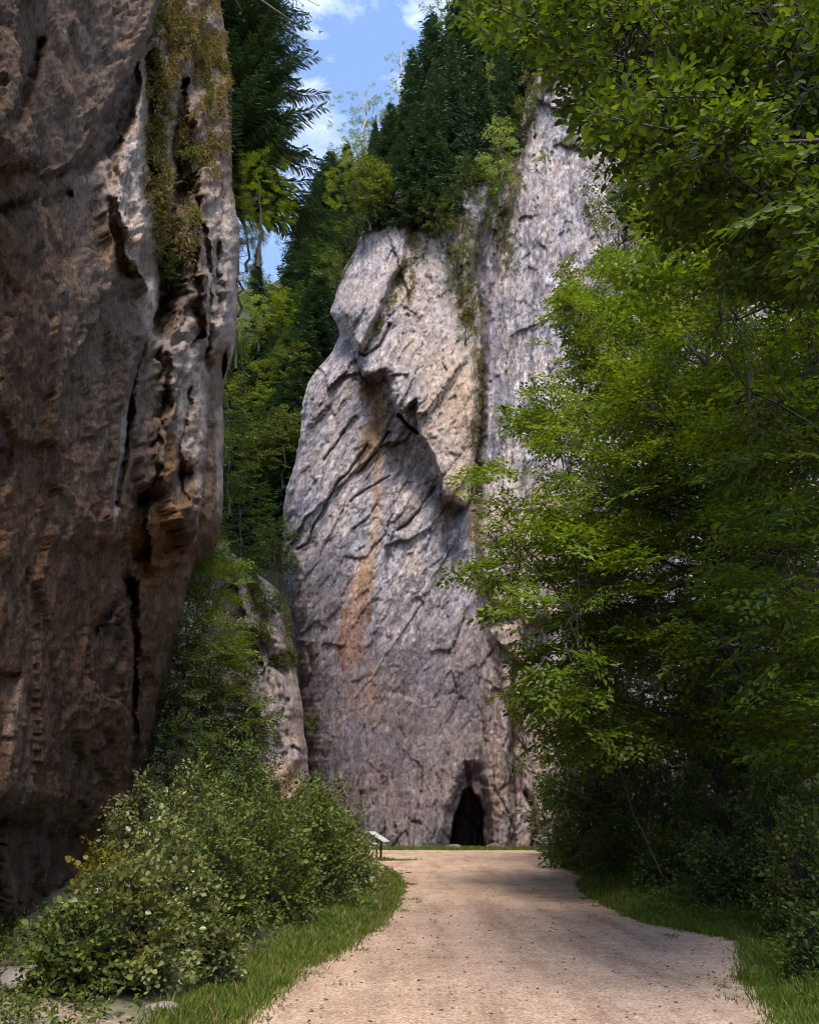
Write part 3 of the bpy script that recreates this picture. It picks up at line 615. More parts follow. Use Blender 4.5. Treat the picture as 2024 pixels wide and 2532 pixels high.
for poly, so_, c, a in (([(215, 430), (300, 380), (345, 210), (358, 560), (340, 690), (300, 640)], 22, (.42, .37, .35), .85), ([(352, 700), (372, 690), (386, 770), (370, 830), (350, 760)], 6, (.46, .41, .38), .9),
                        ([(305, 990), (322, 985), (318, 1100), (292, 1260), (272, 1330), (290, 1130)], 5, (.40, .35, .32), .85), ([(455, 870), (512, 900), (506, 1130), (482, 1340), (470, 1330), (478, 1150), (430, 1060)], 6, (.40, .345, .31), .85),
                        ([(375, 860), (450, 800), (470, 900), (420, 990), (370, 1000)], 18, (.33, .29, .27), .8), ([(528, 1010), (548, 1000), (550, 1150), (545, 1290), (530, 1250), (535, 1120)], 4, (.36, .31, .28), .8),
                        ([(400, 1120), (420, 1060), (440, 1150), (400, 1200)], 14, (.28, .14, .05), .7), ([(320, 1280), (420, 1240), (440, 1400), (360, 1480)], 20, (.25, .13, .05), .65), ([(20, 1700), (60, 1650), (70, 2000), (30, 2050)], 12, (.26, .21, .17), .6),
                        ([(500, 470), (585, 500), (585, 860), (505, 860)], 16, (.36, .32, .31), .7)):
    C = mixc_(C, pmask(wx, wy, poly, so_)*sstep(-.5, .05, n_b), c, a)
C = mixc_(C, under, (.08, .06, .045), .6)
mm = 0
for ln, w in (([(370, 110), (378, 260), (372, 420), (390, 600)], 20), ([(400, 250), (410, 420)], 24), ([(520, 130), (560, 180)], 30), ([(490, 380), (480, 440)], 16), ([(420, 560), (400, 620), (430, 700)], 22), ([(400, 60), (470, 110)], 30), ([(500, 60), (520, 230)], 22)):
    mm = np.maximum(mm, lmask(wx, wy, ln, w))
MOSS_LEFT = mm*sstep(-.3, .15, n_b); C = mixc_(C, MOSS_LEFT, (.13, .13, .04), .8)
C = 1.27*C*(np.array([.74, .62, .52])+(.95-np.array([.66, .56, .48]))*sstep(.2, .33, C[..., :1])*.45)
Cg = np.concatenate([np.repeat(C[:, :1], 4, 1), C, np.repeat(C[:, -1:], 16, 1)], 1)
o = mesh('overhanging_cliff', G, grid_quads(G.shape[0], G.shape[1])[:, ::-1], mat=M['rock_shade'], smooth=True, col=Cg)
tag(o, 'dark brown overhanging rock face filling the left side of the gorge', 'cliff')

# ------------------------------------------------------------------ hillside beyond
cols = np.linspace(200, 1700, 120)
top = interp([(200, 700), (560, 715), (640, 720), (700, 690), (740, 600), (800, 500), (880, 400), (980, 270), (1080, 150), (1200, 90), (1400, 40), (1700, 0)], cols)
tt = np.linspace(0, 1, 90)[:, None]
A = cols[None]+0*tt; B = 2110+(top[None]-2110)*tt
Yb = 68+30*tt**1.2+0*A; P = at(A, B, Yb)
P[..., 1] -= 1.8*fbm(P[..., 0]*.12, P[..., 2]*.12, 0*A, 4)
P[..., 2] += 1.2*fbm(P[..., 0]*.2, P[..., 2]*.2, 0*A+3, 4)
ex = []
for k in range(1, 8):
    q = P[-1].copy(); q[:, 1] += 14*k; q[:, 2] += 1.5*k-.5*k*k; ex.append(q)
G = np.concatenate([P, np.stack(ex, 0)], 0)
SURF['hill'] = (P[::-1], A[::-1], B[::-1])
hc = np.zeros(G.shape)+np.array([.035, .04, .015]); hn = fbm(G[..., 0]*.3, G[..., 1]*.3, G[..., 2]*.3, 4)
hc = mixc_(hc, sstep(0, .3, hn), (.07, .06, .035), .7)
o = mesh('hillside', G, grid_quads(G.shape[0], G.shape[1]), mat=groundmat(), smooth=True, col=hc); tag(o, kind='structure')

# ------------------------------------------------------------------ foliage
def leaves(B, D, N, Ln, Wd, fold=.10, curl=.12):
    D = norm(D); S = norm(np.cross(D, N)); N = np.cross(S, D); Ln = np.asarray(Ln)[:, None]; Wd = np.asarray(Wd)[:, None]
    v = [B, B+D*.32*Ln+S*.5*Wd+N*fold*Ln, B+D*.72*Ln+S*.36*Wd+N*fold*.6*Ln-N*curl*.4*Ln, B+D*Ln-N*curl*Ln, B+D*.32*Ln-S*.5*Wd+N*fold*Ln, B+D*.72*Ln-S*.36*Wd+N*fold*.6*Ln-N*curl*.4*Ln]
    return np.stack(v, 1)
LQ = np.array([[0, 3, 2, 1], [0, 4, 5, 3]])
def leafquads(n): return (np.arange(n)[:, None, None]*6+LQ[None]).reshape(-1, 4)
def spray(rs, L, leaf, nside=7, flat=.25, wr=.55):
    """flat leafy twig along +X, normal +Z -> leaf verts (n,6,3), twig segments"""
    Bs, Ds, Ns, seg = [], [], [], []
    def run(o, d, length, lv):
        n = max(2, int(length/(leaf*.55)))
        e = o+d*length+np.array([0, 0, -.06*length]); seg.append((o, e, .004+.006*length, .002))
        for i in range(n):
            t = (i+.6)/n; p = o+(e-o)*t; sgn = 1 if i % 2 else -1
            side = np.array([-d[1], d[0], 0.])*sgn
            dd = d*.6+side*.85+rs.normal(size=3)*.22 if i < n-1 else d+rs.normal(size=3)*.15
            Bs.append(p+rs.normal(size=3)*leaf*.1); Ds.append(dd); Ns.append(np.array([0, 0, 1.])+rs.normal(size=3)*flat)
    run(np.zeros(3), np.array([1., 0, 0]), L, 0)
    for i in range(nside):
        t = .12+.8*i/nside; sg = 1 if i % 2 else -1; a = sg*radians(rs.uniform(38, 62)); ln = L*(.55*(1-t)+.14)*rs.uniform(.7, 1.2)
        run(np.array([L*t, 0, -.03*L*t]), np.array([cos(a), sin(a), rs.normal()*.08]), ln, 1)
    n = len(Bs); ll = leaf*rs.uniform(.5, 1.2, n)
    return leaves(np.array(Bs), np.array(Ds), np.array(Ns), ll, ll*wr), seg
def frames(d, up, rs, roll=.3):
    x = norm(d); u = up+rs.normal(size=x.shape)*roll; z = norm(u-(u*x).sum(-1, keepdims=True)*x); y = np.cross(z, x)
    return np.stack([x, y, z], -1)          # columns = axes
def place(tmpls, pos, Rm, sc, rs):
    """transform leaf templates -> verts"""
    out = []; k = rs.randint(len(tmpls), size=len(pos))
    for i, (lv, seg) in enumerate(tmpls):
        m = k == i
        if not m.any(): continue
        v = lv.reshape(-1, 3)
        w = np.einsum('sij,vj->svi', Rm[m], v)*sc[m][:, None, None]+pos[m][:, None]
        out.append(w.reshape(-1, 6, 3))
    return np.concatenate(out)
def place_seg(tmpls, pos, Rm, sc, rs, maxn=1):
    P0, P1, r0, r1 = [], [], [], []
    for p, R_, s_ in zip(pos, Rm, sc):
        for a, b, ra, rb in tmpls[0][1][:maxn]:
            P0.append(R_@a*s_+p); P1.append(R_@b*s_+p); r0.append(ra*s_); r1.append(rb*s_)
    return np.array(P0), np.array(P1), np.array(r0), np.array(r1)
RS = np.random.RandomState(5)
SP = {'beech': [spray(RS, 1.0, .135, 9) for _ in range(4)], 'near': [spray(RS, .6, .088, 8, .8, .6) for _ in range(6)],
      'small': [spray(RS, .6, .075, 6, .45) for _ in range(4)], 'shrub': [spray(RS, .44, .082, 4, .7, .6) for _ in range(4)], 'round': [spray(RS, .36, .085, 3, .7, .85) for _ in range(4)],
      'far': [spray(RS, 1.5, .26, 6, .5, .7) for _ in range(4)], 'herb': [spray(RS, .22, .05, 3, .7, .6) for _ in range(4)], 'tuft': [spray(RS, .5, .12, 5, .7, .5) for _ in range(4)]}

def curve(a, b, n=6, sag=0., rs=RS, wob=.04):
    t = np.linspace(0, 1, n)[:, None]; L = np.linalg.norm(b-a)
    p = a+(b-a)*t; p[:, 2] += (sag*L*4*t*(1-t))[:, 0]; p[1:-1] += rs.normal(size=(n-2, 3))*wob*L/ n*2
    return p
def woody(base, tops, tips, rs, r0=.15, limbs=12, sprdir=None, tmpl='beech', sc=(.8, 1.3), droop=-.15, upn=1.0, roll=.35, twigs=True, out=1.0, stem=True):
    """trunk base->top, limbs to clusters of tips, leafy sprays at the tips; all in world coordinates. returns crown verts and wood (V,q)"""
    wood = []
    base = np.asarray(base, float); top = np.asarray(tops, float)
    tr = curve(base, top, 10, 0, rs, .10)
    wood.append(polytube(tr, np.linspace(r0, r0*.25, 10), 8, 1, .06))
    idx = rs.choice(len(tips), min(limbs, len(tips)), replace=False); seeds = tips[idx]
    own = np.argmin(((tips[:, None]-seeds[None])**2).sum(-1), 1)
    S0, S1, q0, q1 = [], [], [], []
    src = np.zeros_like(tips)
    for k in range(len(seeds)):
        mem = np.where(own == k)[0]; c = tips[mem].mean(0)
        hd = np.linalg.norm(c[:2]-base[:2]); zt = c[2]-.45*hd
        t = np.clip((zt-base[2])/(top[2]-base[2]+1e-6), .12, .98); st = np.array([np.interp(t*9, range(10), tr[:, j]) for j in range(3)])
        lb = curve(st, c, 7, .05, rs, .12); rl = max(.02, r0*.35*(len(mem)/len(tips)*limbs)**.5)
        wood.append(polytube(lb, np.linspace(rl, .012, 7), 5, 2, .05))
        for m in mem:
            d2 = ((lb-tips[m])**2).sum(1)*(1+.5*rs.uniform(size=7)); j = int(np.argmin(d2)); src[m] = lb[j]
            cv = curve(lb[j], tips[m], 5, .10, rs, .22); tw = .004+.0022*np.linalg.norm(base-top)**.5
            for a_ in range(4): S0.append(cv[a_]); S1.append(cv[a_+1]); q0.append(tw*(1-.2*a_)); q1.append(tw*(.8-.2*a_))
    if twigs: wood.append(tubes(S0, S1, np.array(q0), np.array(q1), 4))
    d = tips-src; d2 = tips-(base+top)/2; d = norm(d)+norm(d2)*out; d[:, 2] = d[:, 2]*.3+droop; d += rs.normal(size=d.shape)*.35
    Rm = frames(d, np.array([0, 0, upn])+0*d, rs, roll); s_ = rs.uniform(*sc, len(tips))
    lv = place(SP[tmpl], tips-norm(d)*.25*s_[:, None], Rm, s_, rs)
    if twigs:
        P0, P1, ra, rb = place_seg(SP[tmpl], tips-norm(d)*.25*s_[:, None], Rm, s_, rs, 1); wood.append(tubes(P0, P1, ra, rb, 3))
    return lv, join(wood)
def emit(name, label, cat, base, lv, wood, mleaf, mwood='bark', group=None, crown='crown', trunk='trunk'):
    t = thing(name, label, cat, base, group); b = np.asarray(base, float)
    mesh(crown, lv.reshape(-1, 3)-b, leafquads(len(lv)), mat=M[mleaf], parent=t)
    mesh(trunk, wood[0]-b, wood[1], mat=M[mwood], parent=t, smooth=True)
    return t
def inpoly(poly, n, rs, clump=8, spread=28):
    P_ = np.array(poly, float); lo, hi = P_.min(0), P_.max(0); out = []
    cen = []
    while len(cen) < max(1, n//clump):
        c = rs.uniform(lo, hi)
        if sdf(c[None, 0], c[None, 1], poly)[0] < 0: cen.append(c)
    cen = np.array(cen)
    while len(out) < n:
        c = cen[rs.randint(len(cen))]+rs.normal(size=2)*spread*np.array([1.4, .7])
        if sdf(c[None, 0], c[None, 1], poly)[0] < 8: out.append(c)
    return np.array(out)
def tips_px(poly, n, Y0, Y1, rs, clump=8, spread=28):
    q = inpoly(poly, n, rs, clump, spread); nb = max(1, n//clump)
    # depth changes slowly with position so that clumps share a depth
    dn = fbm(q[:, 0]*.008, q[:, 1]*.02, 0*q[:, 0]+rs.uniform(0, 50), 3)
    t = np.clip(.5+dn*1.3+rs.normal(size=n)*.12, 0, 1)
    return at(q[:, 0], q[:, 1], Y0+(Y1-Y0)*t)

# ---- conifers
def conifer(rs, h, r, whorls, per, dens=1.0, droop=.25, leafw=.05, needle=.35, base_gap=.06):
    Bs, Ds, Ns, Ls = [], [], [], []; S0, S1, q0, q1 = [], [], [], []
    for i in range(whorls):
        t = base_gap+(1-base_gap)*(i/whorls)**.95; z = h*t; rr = r*((1-t)**.8)*rs.uniform(.8, 1.1)+.12
        for j in range(per):
            a = rs.uniform(0, 2*pi); L = rr*rs.uniform(.65, 1.12); up = .25*t*1.4-droop*(1-t)
            d = np.array([cos(a), sin(a), up]); zj = z+rs.normal()*h/whorls*.4
            o = np.array([0, 0, zj]); n = max(3, int(L*5*dens))
            S0.append(o); S1.append(o+d*L*.9); q0.append(.03*L**.7); q1.append(.008)
            for k in range(n):
                f = (k+.8)/n; p = o+d*L*f; p[2] += .12*L*(f*f-.4*f)
                side = np.array([-sin(a), cos(a), 0]);
                for sg in (-1, 1):
                    ll = (needle*(1.15-f*.7)*L**.5)*rs.uniform(.7, 1.2)
                    dd = d*.75+side*sg*rs.uniform(.5, 1.0)+np.array([0, 0, -rs.uniform(.05, .45)])
                    Bs.append(p+rs.normal(size=3)*.04); Ds.append(dd); Ns.append(np.array([0, 0, 1.])+rs.normal(size=3)*.5); Ls.append(ll)
    Ls = np.array(Ls)
    lv = leaves(np.array(Bs), np.array(Ds), np.array(Ns), Ls, leafw+Ls*.06, .03, .15)
    tr = polytube(np.stack([np.zeros(6), np.zeros(6), np.linspace(-.5, h, 6)], -1), np.linspace(.018*h, .01, 6), 7, 1, .03)
    return lv, join([tr, tubes(S0, S1, np.array(q0), np.array(q1), 3)])
rs = np.random.RandomState(21)
conif = []
for k in range(4):
    lv, wd = conifer(rs, 12, [2.5, 2.2, 2.9, 2.1][k], 38, 10, 1.35, [.45, .3, .5, .4][k], .075, .55)
    conif.append((lv, wd))
def hillpos(px, py): return sample_surf('hill', px, py)[0]
protos = {}
def spruce_at(px, pyb, pyt, Y, label, group, kind, mat='spruce', name='spruce_tree', wide=1.0, sink=.3):
    base = at(px, pyb, Y); topz = at(px, pyt, Y)[2]; h = topz-base[2]; base[2] -= sink
    key = (kind, mat)
    sc = (h/12*wide, h/12*wide, h/12)
    if key not in protos:
        t = emit(name, label, 'spruce', (0, 0, 0), conif[kind][0], conif[kind][1], mat, group=group)
        t.location = [float(v) for v in base]; t.scale = sc; t.rotation_euler = (0, 0, rs.uniform(0, 6)); protos[key] = t
        return t
    t = dup(protos[key], base, rs.uniform(0, 6), sc, label, (rs.normal()*.02, rs.normal()*.02))
    if group: t['group'] = group
    elif 'group' in t: del t['group']
    return t
# skyline and slope spruces: (px, base, top, Y)
slopeg = 'spruces crowded on the slope beyond the gap'
for i, (px, pb, pt, Y, k, m) in enumerate([
        (804, 640, 372, 84, 0, 'spruce'), (850, 560, 352, 86, 1, 'spruce'), (770, 640, 430, 84, 1, 'spruce'), (742, 740, 520, 82, 0, 'spruce'), (712, 860, 640, 80, 0, 'spruce'), (760, 800, 560, 79, 2, 'spruce'),
        (800, 760, 520, 78, 3, 'spruce_light'), (730, 930, 690, 76, 1, 'spruce_light'), (690, 960, 730, 77, 3, 'spruce_light'), (770, 900, 660, 74, 2, 'spruce'), (650, 930, 700, 80, 0, 'spruce_light'),
        (700, 1060, 800, 72, 2, 'spruce_light'), (745, 1080, 790, 71, 0, 'spruce'), (655, 1080, 830, 73, 1, 'spruce'), (720, 1180, 900, 68, 3, 'spruce'), (610, 1000, 760, 76, 2, 'spruce'), (680, 1200, 950, 68, 0, 'spruce'),
        (590, 1180, 900, 70, 1, 'spruce'), (630, 1240, 990, 67, 2, 'spruce_light'), (560, 1100, 860, 72, 3, 'spruce'), (690, 1330, 1080, 65, 1, 'spruce'), (640, 1380, 1120, 64, 3, 'spruce'), (590, 1360, 1110, 64, 0, 'spruce'), (715, 1290, 1040, 66, 2, 'spruce'), (560, 1280, 1040, 66, 2, 'spruce')]):
    spruce_at(px, pb, pt, Y, 'spruce packed among others on the steep slope in the gap between the cliffs', slopeg, k, m, 'spruce_tree', 1.35)
spruce_at(632, 745, 606, 72, 'small pointed spruce standing alone against the sky in the gap, beside the left cliff', None, 3, 'spruce', 'spruce_tree')
# dark spruces on top of the pale cliff
clg = 'dark spruces along the top of the pale cliff'
for i, (px, pb, pt, Y, k, w) in enumerate([
        (1075, 470, 30, 66, 2, .8), (1035, 520, 120, 66, 1, .85), (1110, 500, 40, 65, 0, .75), (1150, 470, -60, 66, 2, .7), (1000, 520, 200, 65, 3, .85), (1190, 420, -120, 67, 0, .7), (1230, 380, -160, 68, 1, .7),
        (1290, 300, -200, 69, 2, .7), (960, 500, 250, 66, 2, .9), (1060, 545, 230, 62, 0, .9), (1120, 500, 210, 62, 3, .9), (920, 520, 300, 68, 1, .9), (1010, 560, 330, 62, 2, .9), (1160, 430, 170, 63, 1, .8), (1310, 200, -300, 72, 3, .7)]):
    spruce_at(px, pb, pt, Y, 'dark spruce massed with others on the top of the pale cliff', clg, k, 'spruce', 'spruce_tree', w)

for px_, pb_, pt_, k_, w_ in ((985, 545, 330, 0, 1.1), (1040, 560, 260, 2, 1.0), (1065, 540, 230, 1, .9), (1075, 520, 140, 3, .8), (1010, 545, 250, 1, .9), (940, 560, 380, 3, 1.2), (1145, 440, 190, 2, .6), (1200, 440, 150, 0, .8), (1255, 400, 120, 1, .8), (1110, 470, 90, 0, .6)):
    yy_ = sample_surf('main', px_, pb_)[0][1]-.3
    spruce_at(px_, pb_, pt_, yy_, 'dark spruce massed with others on the top of the pale cliff', clg, k_, 'spruce', 'spruce_tree', w_)
# big spruce leaning out over the left cliff edge
lv, wd = conifer(np.random.RandomState(4), 36, 7.4, 46, 9, 2.4, .16, .045, .5, .10)
b_ = at(545, 600, 36.5)
emit('spruce_tree', 'large dark spruce leaning out against the sky from the left cliff edge', 'spruce', b_, lv+b_, (wd[0]+b_, wd[1]), 'spruce')

# ---- broadleaf trees on the slope and cliff top
def ellips(c, r, n, rs, shell=.5):
    v = norm(rs.normal(size=(n, 3)))*(shell+(1-shell)*rs.uniform(size=(n, 1)))**.8
    return np.array(c)+v*np.array(r)
def far_broad(px, pb, pt, Y, wpx, label, mat, n=60, group=None, bark='bark', cat='tree', name='broadleaf_tree', tm='far', scl=(.5, 1.0), seed=0, surf=None, droop=-.15):
    rs = np.random.RandomState(100+seed+int(px))
    base = at(px, pb, Y); top = at(px, pt, Y); h = top[2]-base[2]; rx = wpx/2*Y/F/rays(px, (pb+pt)/2)[1]
    c = base+(top-base)*.58; tips = ellips(c, (rx, rx*.8, h*.44), n, rs)
    lv, wd = woody(base-np.array([0, 0, .6]), top-np.array([0, 0, h*.12]), tips, rs, .012*h+.02, 9, None, tm, scl, droop, twigs=n < 200)
    return emit(name, label, cat, base, lv, wd, mat, bark, group)
far_broad(915, 560, 400, 57, 90, 'green broadleaf tree at the left end of the cliff brow, in front of the spruces', 'shrub', 190, seed=81)
far_broad(1235, 500, 300, 54.5, 80, 'light green tree beside the moss band above the gully', 'birch', 70, seed=82)
far_broad(875, 640, 330, 76, 150, 'mid green broadleaf tree on the cliff shoulder under the drooping birch', 'bright', 110, seed=1)
far_broad(930, 560, 250, 72, 130, 'broad green tree at the brow of the pale cliff, left of the dark spruces', 'birch', 100, seed=2)
far_broad(905, 480, 205, 70, 190, 'slender birch with drooping branches reaching left into the sky', 'birch', 75, bark='bark_pale', seed=3, name='birch_tree', droop=-.6, scl=(.35, .7))
far_broad(995, 330, 90, 72, 90, 'pale wispy birch top against the sky beside the dark spruces', 'birch', 55, bark='bark_pale', seed=4, name='birch_tree', scl=(.35, .7), droop=-.4)
far_broad(1110, 200, -60, 70, 130, 'yellow green tree crown at the top edge beside the near beech leaves', 'bright', 90, seed=5)
far_broad(1205, 620, 430, 60, 90, 'bright green small tree in the gully between the two pale rock faces', 'bright', 90, seed=6, name='small_tree')
far_broad(1205, 420, 160, 64, 80, 'light green tree between dark spruces above the rock gully', 'birch', 70, seed=7)
far_broad(640, 860, 700, 74, 150, 'yellow green round tree below the gap of sky', 'bright', 90, seed=8)
far_broad(600, 1000, 800, 70, 110, 'olive broadleaf tree beside the left cliff halfway down the slope', 'shrub', 80, seed=9)
for i_, (a_, b_, c_, d_, e_, lb_, m_) in enumerate([(585, 900, 690, 68, 120, 'yellowish green tree rising right beside the left cliff below the sky', 'birch'), (560, 1120, 930, 62, 110, 'olive tree tight against the left cliff, lower on the slope', 'shrub'),
        (640, 1100, 900, 70, 130, 'fresh green tree in the middle of the slope, among spruces', 'bright'), (570, 1260, 1060, 58, 120, 'mid green tree above the lower rock wall beside the left cliff', 'shrub'), (720, 1010, 850, 70, 100, 'green tree pressed against the left flank of the pale cliff', 'shrub'),
        (700, 1200, 1010, 64, 100, 'green bushy tree by the left flank of the pale cliff, lower down', 'shrub')]):
    far_broad(a_, b_, c_, d_, e_, lb_, m_, 110, seed=60+i_)
far_broad(690, 900, 740, 75, 110, 'light green broadleaf tree among spruces at the middle of the slope', 'beech', 70, seed=19)
far_broad(650, 1250, 1050, 65, 120, 'dark leafy tree low on the slope above the rock wall', 'shrub', 80, seed=10)
far_broad(600, 1420, 1200, 60, 150, 'dark drooping tree standing on top of the lower rock wall', 'dark', 110, seed=11)
far_broad(680, 1450, 1290, 58, 90, 'small dark tree at the right end of the lower rock wall top', 'dark', 60, seed=12, name='small_tree')
# leafy tree under the big spruce
far_broad(640, 640, 385, 34, 200, 'airy broadleaf tree below the big spruce at the left cliff edge, sky showing through', 'beech', 260, seed=13, tm='beech', scl=(.35, .7))
far_broad(612, 650, 465, 34.6, 130, 'small leafy tree close to the left cliff edge, filling below the airy tree', 'shrub', 80, seed=24, tm='beech', scl=(.35, .7))
far_broad(590, 760, 560, 36, 100, 'thin leafy tree against the left cliff edge under the gap of sky', 'shrub', 60, seed=14, tm='beech', scl=(.35, .7))

# ---- shrubs on the main cliff
def cliff_shrub(surf, px, py, rpx, label, mat, n=40, tm='tuft', name='cliff_shrub', scl=(.6, 1.1), drop=0.):
    rs = np.random.RandomState(int(px*7+py)); b = sample_surf(surf, px, py)[0]; rpx = rpx*1.25; r = rpx*b[1]/F/rays(px, py)[1]
    b = b+np.array([0, -.55 if surf != 'left' else -.2, -r*.5]); tips = ellips(b+np.array([.0, -r*.45, r*.65]), (r, r*.6, r*.9), n, rs, .3)
    lv, wd = woody(b, b+np.array([0, -r*.4, r*.9]), tips, rs, .05*r+.01, 6, None, tm, scl, -.2-drop, .8, .6, out=.8)
    return emit(name, label, 'shrub', b, lv, wd, mat, crown='foliage', trunk='stem')
cliff_shrub('main', 1180, 580, 45, 'green shrub in the gully just under the small tree', 'shrub', 50)
cliff_shrub('main', 1130, 660, 48, 'pale green shrub hanging on the middle pillar of rock', 'bright', 55)
cliff_shrub('main', 1140, 735, 40, 'dark bush under the pale shrub on the pillar', 'dark', 55)
cliff_shrub('main', 1168, 785, 27, 'yellow autumn shrub in the crevice beside the pillar', 'yellow', 40)
cliff_shrub('main', 1150, 845, 35, 'olive shrub in the crevice under the yellow shrub', 'shrub', 45)
cliff_shrub('main', 1345, 410, 18, 'small bright green tuft on the right pale face', 'bright', 22)
cliff_shrub('main', 772, 1790, 22, 'bright green shrub low in the crack left of the pale cliff', 'bright', 34)
cliff_shrub('main', 722, 1400, 26, 'yellowish bush at the left edge of the pale cliff above the rock wall', 'yellow', 40)
cliff_shrub('main', 1262, 1890, 34, 'low green shrub on a ledge above the cave', 'shrub', 50)
cliff_shrub('main', 900, 560, 30, 'brownish shrub on the upper left brow of the pale cliff', 'moss', 40)
cliff_shrub('main', 1040, 560, 30, 'olive shrub below the spruces at the brow of the pale cliff', 'shrub', 45)
cliff_shrub('main', 1520, 620, 60, 'yellow green bush high on the rock behind the beech leaves', 'yellow', 70)
cliff_shrub('left', 455, 580, 26, 'small reddish and yellow leaved plant in the hollow of the left cliff', 'yellow', 26, 'round')
cliff_shrub('left', 425, 700, 46, 'dark leafy bush in the hollow of the left cliff', 'dark', 60, 'shrub')
cliff_shrub('left', 483, 400, 22, 'round green tuft high on the left cliff', 'shrub', 26, 'round')
cliff_shrub('left', 500, 100, 50, 'scraggy twiggy bush at the top of the left cliff', 'moss', 45, 'shrub')
cliff_shrub('left', 375, 95, 14, 'tiny light green plant on the edge of the upper overhang', 'bright', 8, 'round')

for x_, y_, r_, lb_, m_ in ((560, 1400, 40, 'dark hanging bush on top of the lower rock wall, beside the light leaved tree', 'dark'), (620, 1450, 40, 'olive bush spilling over the top of the lower rock wall', 'shrub'), (680, 1500, 34, 'dark bush at the right shoulder of the lower rock wall', 'dark'),
        (640, 1580, 34, 'small olive bush in the crack of the lower rock wall', 'shrub'), (610, 1680, 30, 'small dark bush halfway down the lower rock wall', 'dark'), (500, 1450, 34, 'light green bush at the left of the lower rock wall top', 'bright'), (690, 1640, 22, 'mossy tuft at the right rim of the lower rock wall', 'moss')):
    cliff_shrub('low', x_, y_, r_, lb_, m_, 65, 'tuft', scl=(.7, 1.3), drop=.3)
bz = [(830, 690, 'ragged olive bush on the left brow of the pale cliff, lowest of those there', 'shrub'), (868, 610, 'dark ragged bush on the left brow of the pale cliff beside the spruces', 'dark'), (985, 530, 'dark bush at the brow below the birch', 'dark'),
      (1020, 548, 'bush with brownish twigs at the brow, second from the birch side', 'moss'), (1065, 545, 'dense dark bush in the middle of the brow', 'dark'), (1100, 520, 'dark green bush at the brow just left of the bare rock knob', 'dark'),
      (1085, 575, 'olive bush hanging a little below the brow', 'shrub'), (1140, 480, 'dark bush right of the bare rock knob at the brow', 'dark'), (1175, 455, 'dark bush at the right end of the brow', 'dark'), (1230, 470, 'green bush at the top of the vegetated gully', 'shrub'),
      (1260, 390, 'dark bush beside the gully under the tallest spruces', 'dark'), (1300, 310, 'ragged bush on the shoulder of the right pale face', 'shrub'), (1335, 240, 'olive grassy bush near the top of the right pale face', 'moss')]
for x, y, lb, m in bz: cliff_shrub('main', x, y, 46, lb, m, 75, 'tuft', scl=(1.1, 2.0))
# ---- moss and grass clinging to the rock
def clinging(surf, mask, n, size, mat, name, seed, nrm=(0, -1, .2)):
    rs = np.random.RandomState(seed); G_, A_, B_ = SURF[surf]; m = (mask**1.5).ravel(); vis = ((B_ > -60) & (A_ > -20)).ravel(); m = m*vis
    m = np.where(m > .12, m, 0); idx = rs.choice(len(m), n, p=m/m.sum()); P_ = G_.reshape(-1, 3)[idx]+rs.normal(size=(n, 3))*size*.5
    D_ = np.array([0, -.6, -.5])+rs.normal(size=(n, 3))*.6+np.array([nrm[0]*.6, 0, 0]); N_ = np.array(nrm)+rs.normal(size=(n, 3))*.5
    L_ = size*rs.uniform(.6, 1.6, n); lv = leaves(P_, D_, N_, L_, L_*.22, .05, .3)
    o = mesh(name, lv.reshape(-1, 3), leafquads(n), mat=M[mat]); tag(o, kind='stuff', cat='moss')
    return o
tag(clinging('main', MOSS_MAIN, 14000, .22, 'moss', 'moss', 1), 'olive moss and grass clinging to ledges of the pale cliff')
tag(clinging('low', MOSS_LOW, 3500, .22, 'moss', 'moss', 2), 'dark moss on cracks of the lower rock wall')
_g, _a, _b = SURF['left']; DRY_LEFT = pmask(_a, _b, [(385, -60), (560, -60), (575, 250), (560, 420), (470, 470), (440, 700), (380, 640), (370, 200)], 20)*sstep(-.05, .25, fbm(_a*.025, _b*.012, 0*_a, 4, g=.65))
tag(clinging('left', DRY_LEFT, 12000, .2, 'dry', 'dry_grass', 4, (.6, -.7, .2)), 'brownish dry grass and roots hanging over the upper part of the dark left cliff')
tag(clinging('left', MOSS_LEFT*sstep(-.2, .25, fbm(SURF['left'][1]*.03, SURF['left'][2]*.02, 0*SURF['left'][1]+4, 4, g=.65)), 17000, .17, 'moss', 'moss', 3, (.6, -.7, .2)), 'hanging grass and moss on the upper part of the dark left cliff')

# ------------------------------------------------------------------ right-hand beeches
def px_tree(label, poly, n, Y0, Y1, base, top, r0, mat, seed, tm='beech', scl=(.8, 1.3), limbs=16, name='beech_tree', cat='tree', clump=7, spread=26, droop=-.15, bark='bark', extra=None, roll=.3):
    rs = np.random.RandomState(seed); tips = tips_px(poly, n, Y0, Y1, rs, clump, spread)
    if extra is not None: tips = np.concatenate([tips, extra])
    lv, wd = woody(base, top, tips, rs, r0, limbs, None, tm, scl, droop, 1.0, roll)
    return emit(name, label, cat, base, lv, wd, mat, bark)
px_tree('broad beech with layered sprays reaching left over the verge, across the middle right', [(1190, 1180), (1240, 1160), (1330, 1190), (1400, 1000), (1500, 900), (1700, 880), (1900, 950), (2060, 1000), (2060, 1900), (1700, 1850), (1400, 1830), (1330, 1760), (1300, 1650), (1290, 1520), (1200, 1440), (1150, 1370), (1200, 1360), (1340, 1420), (1250, 1290)],
        1250, 17, 24, (8.6, 21.5, .5), (9.4, 20.5, 15.5), .22, 'beech', 31, limbs=30, scl=(1.0, 1.55), spread=34)
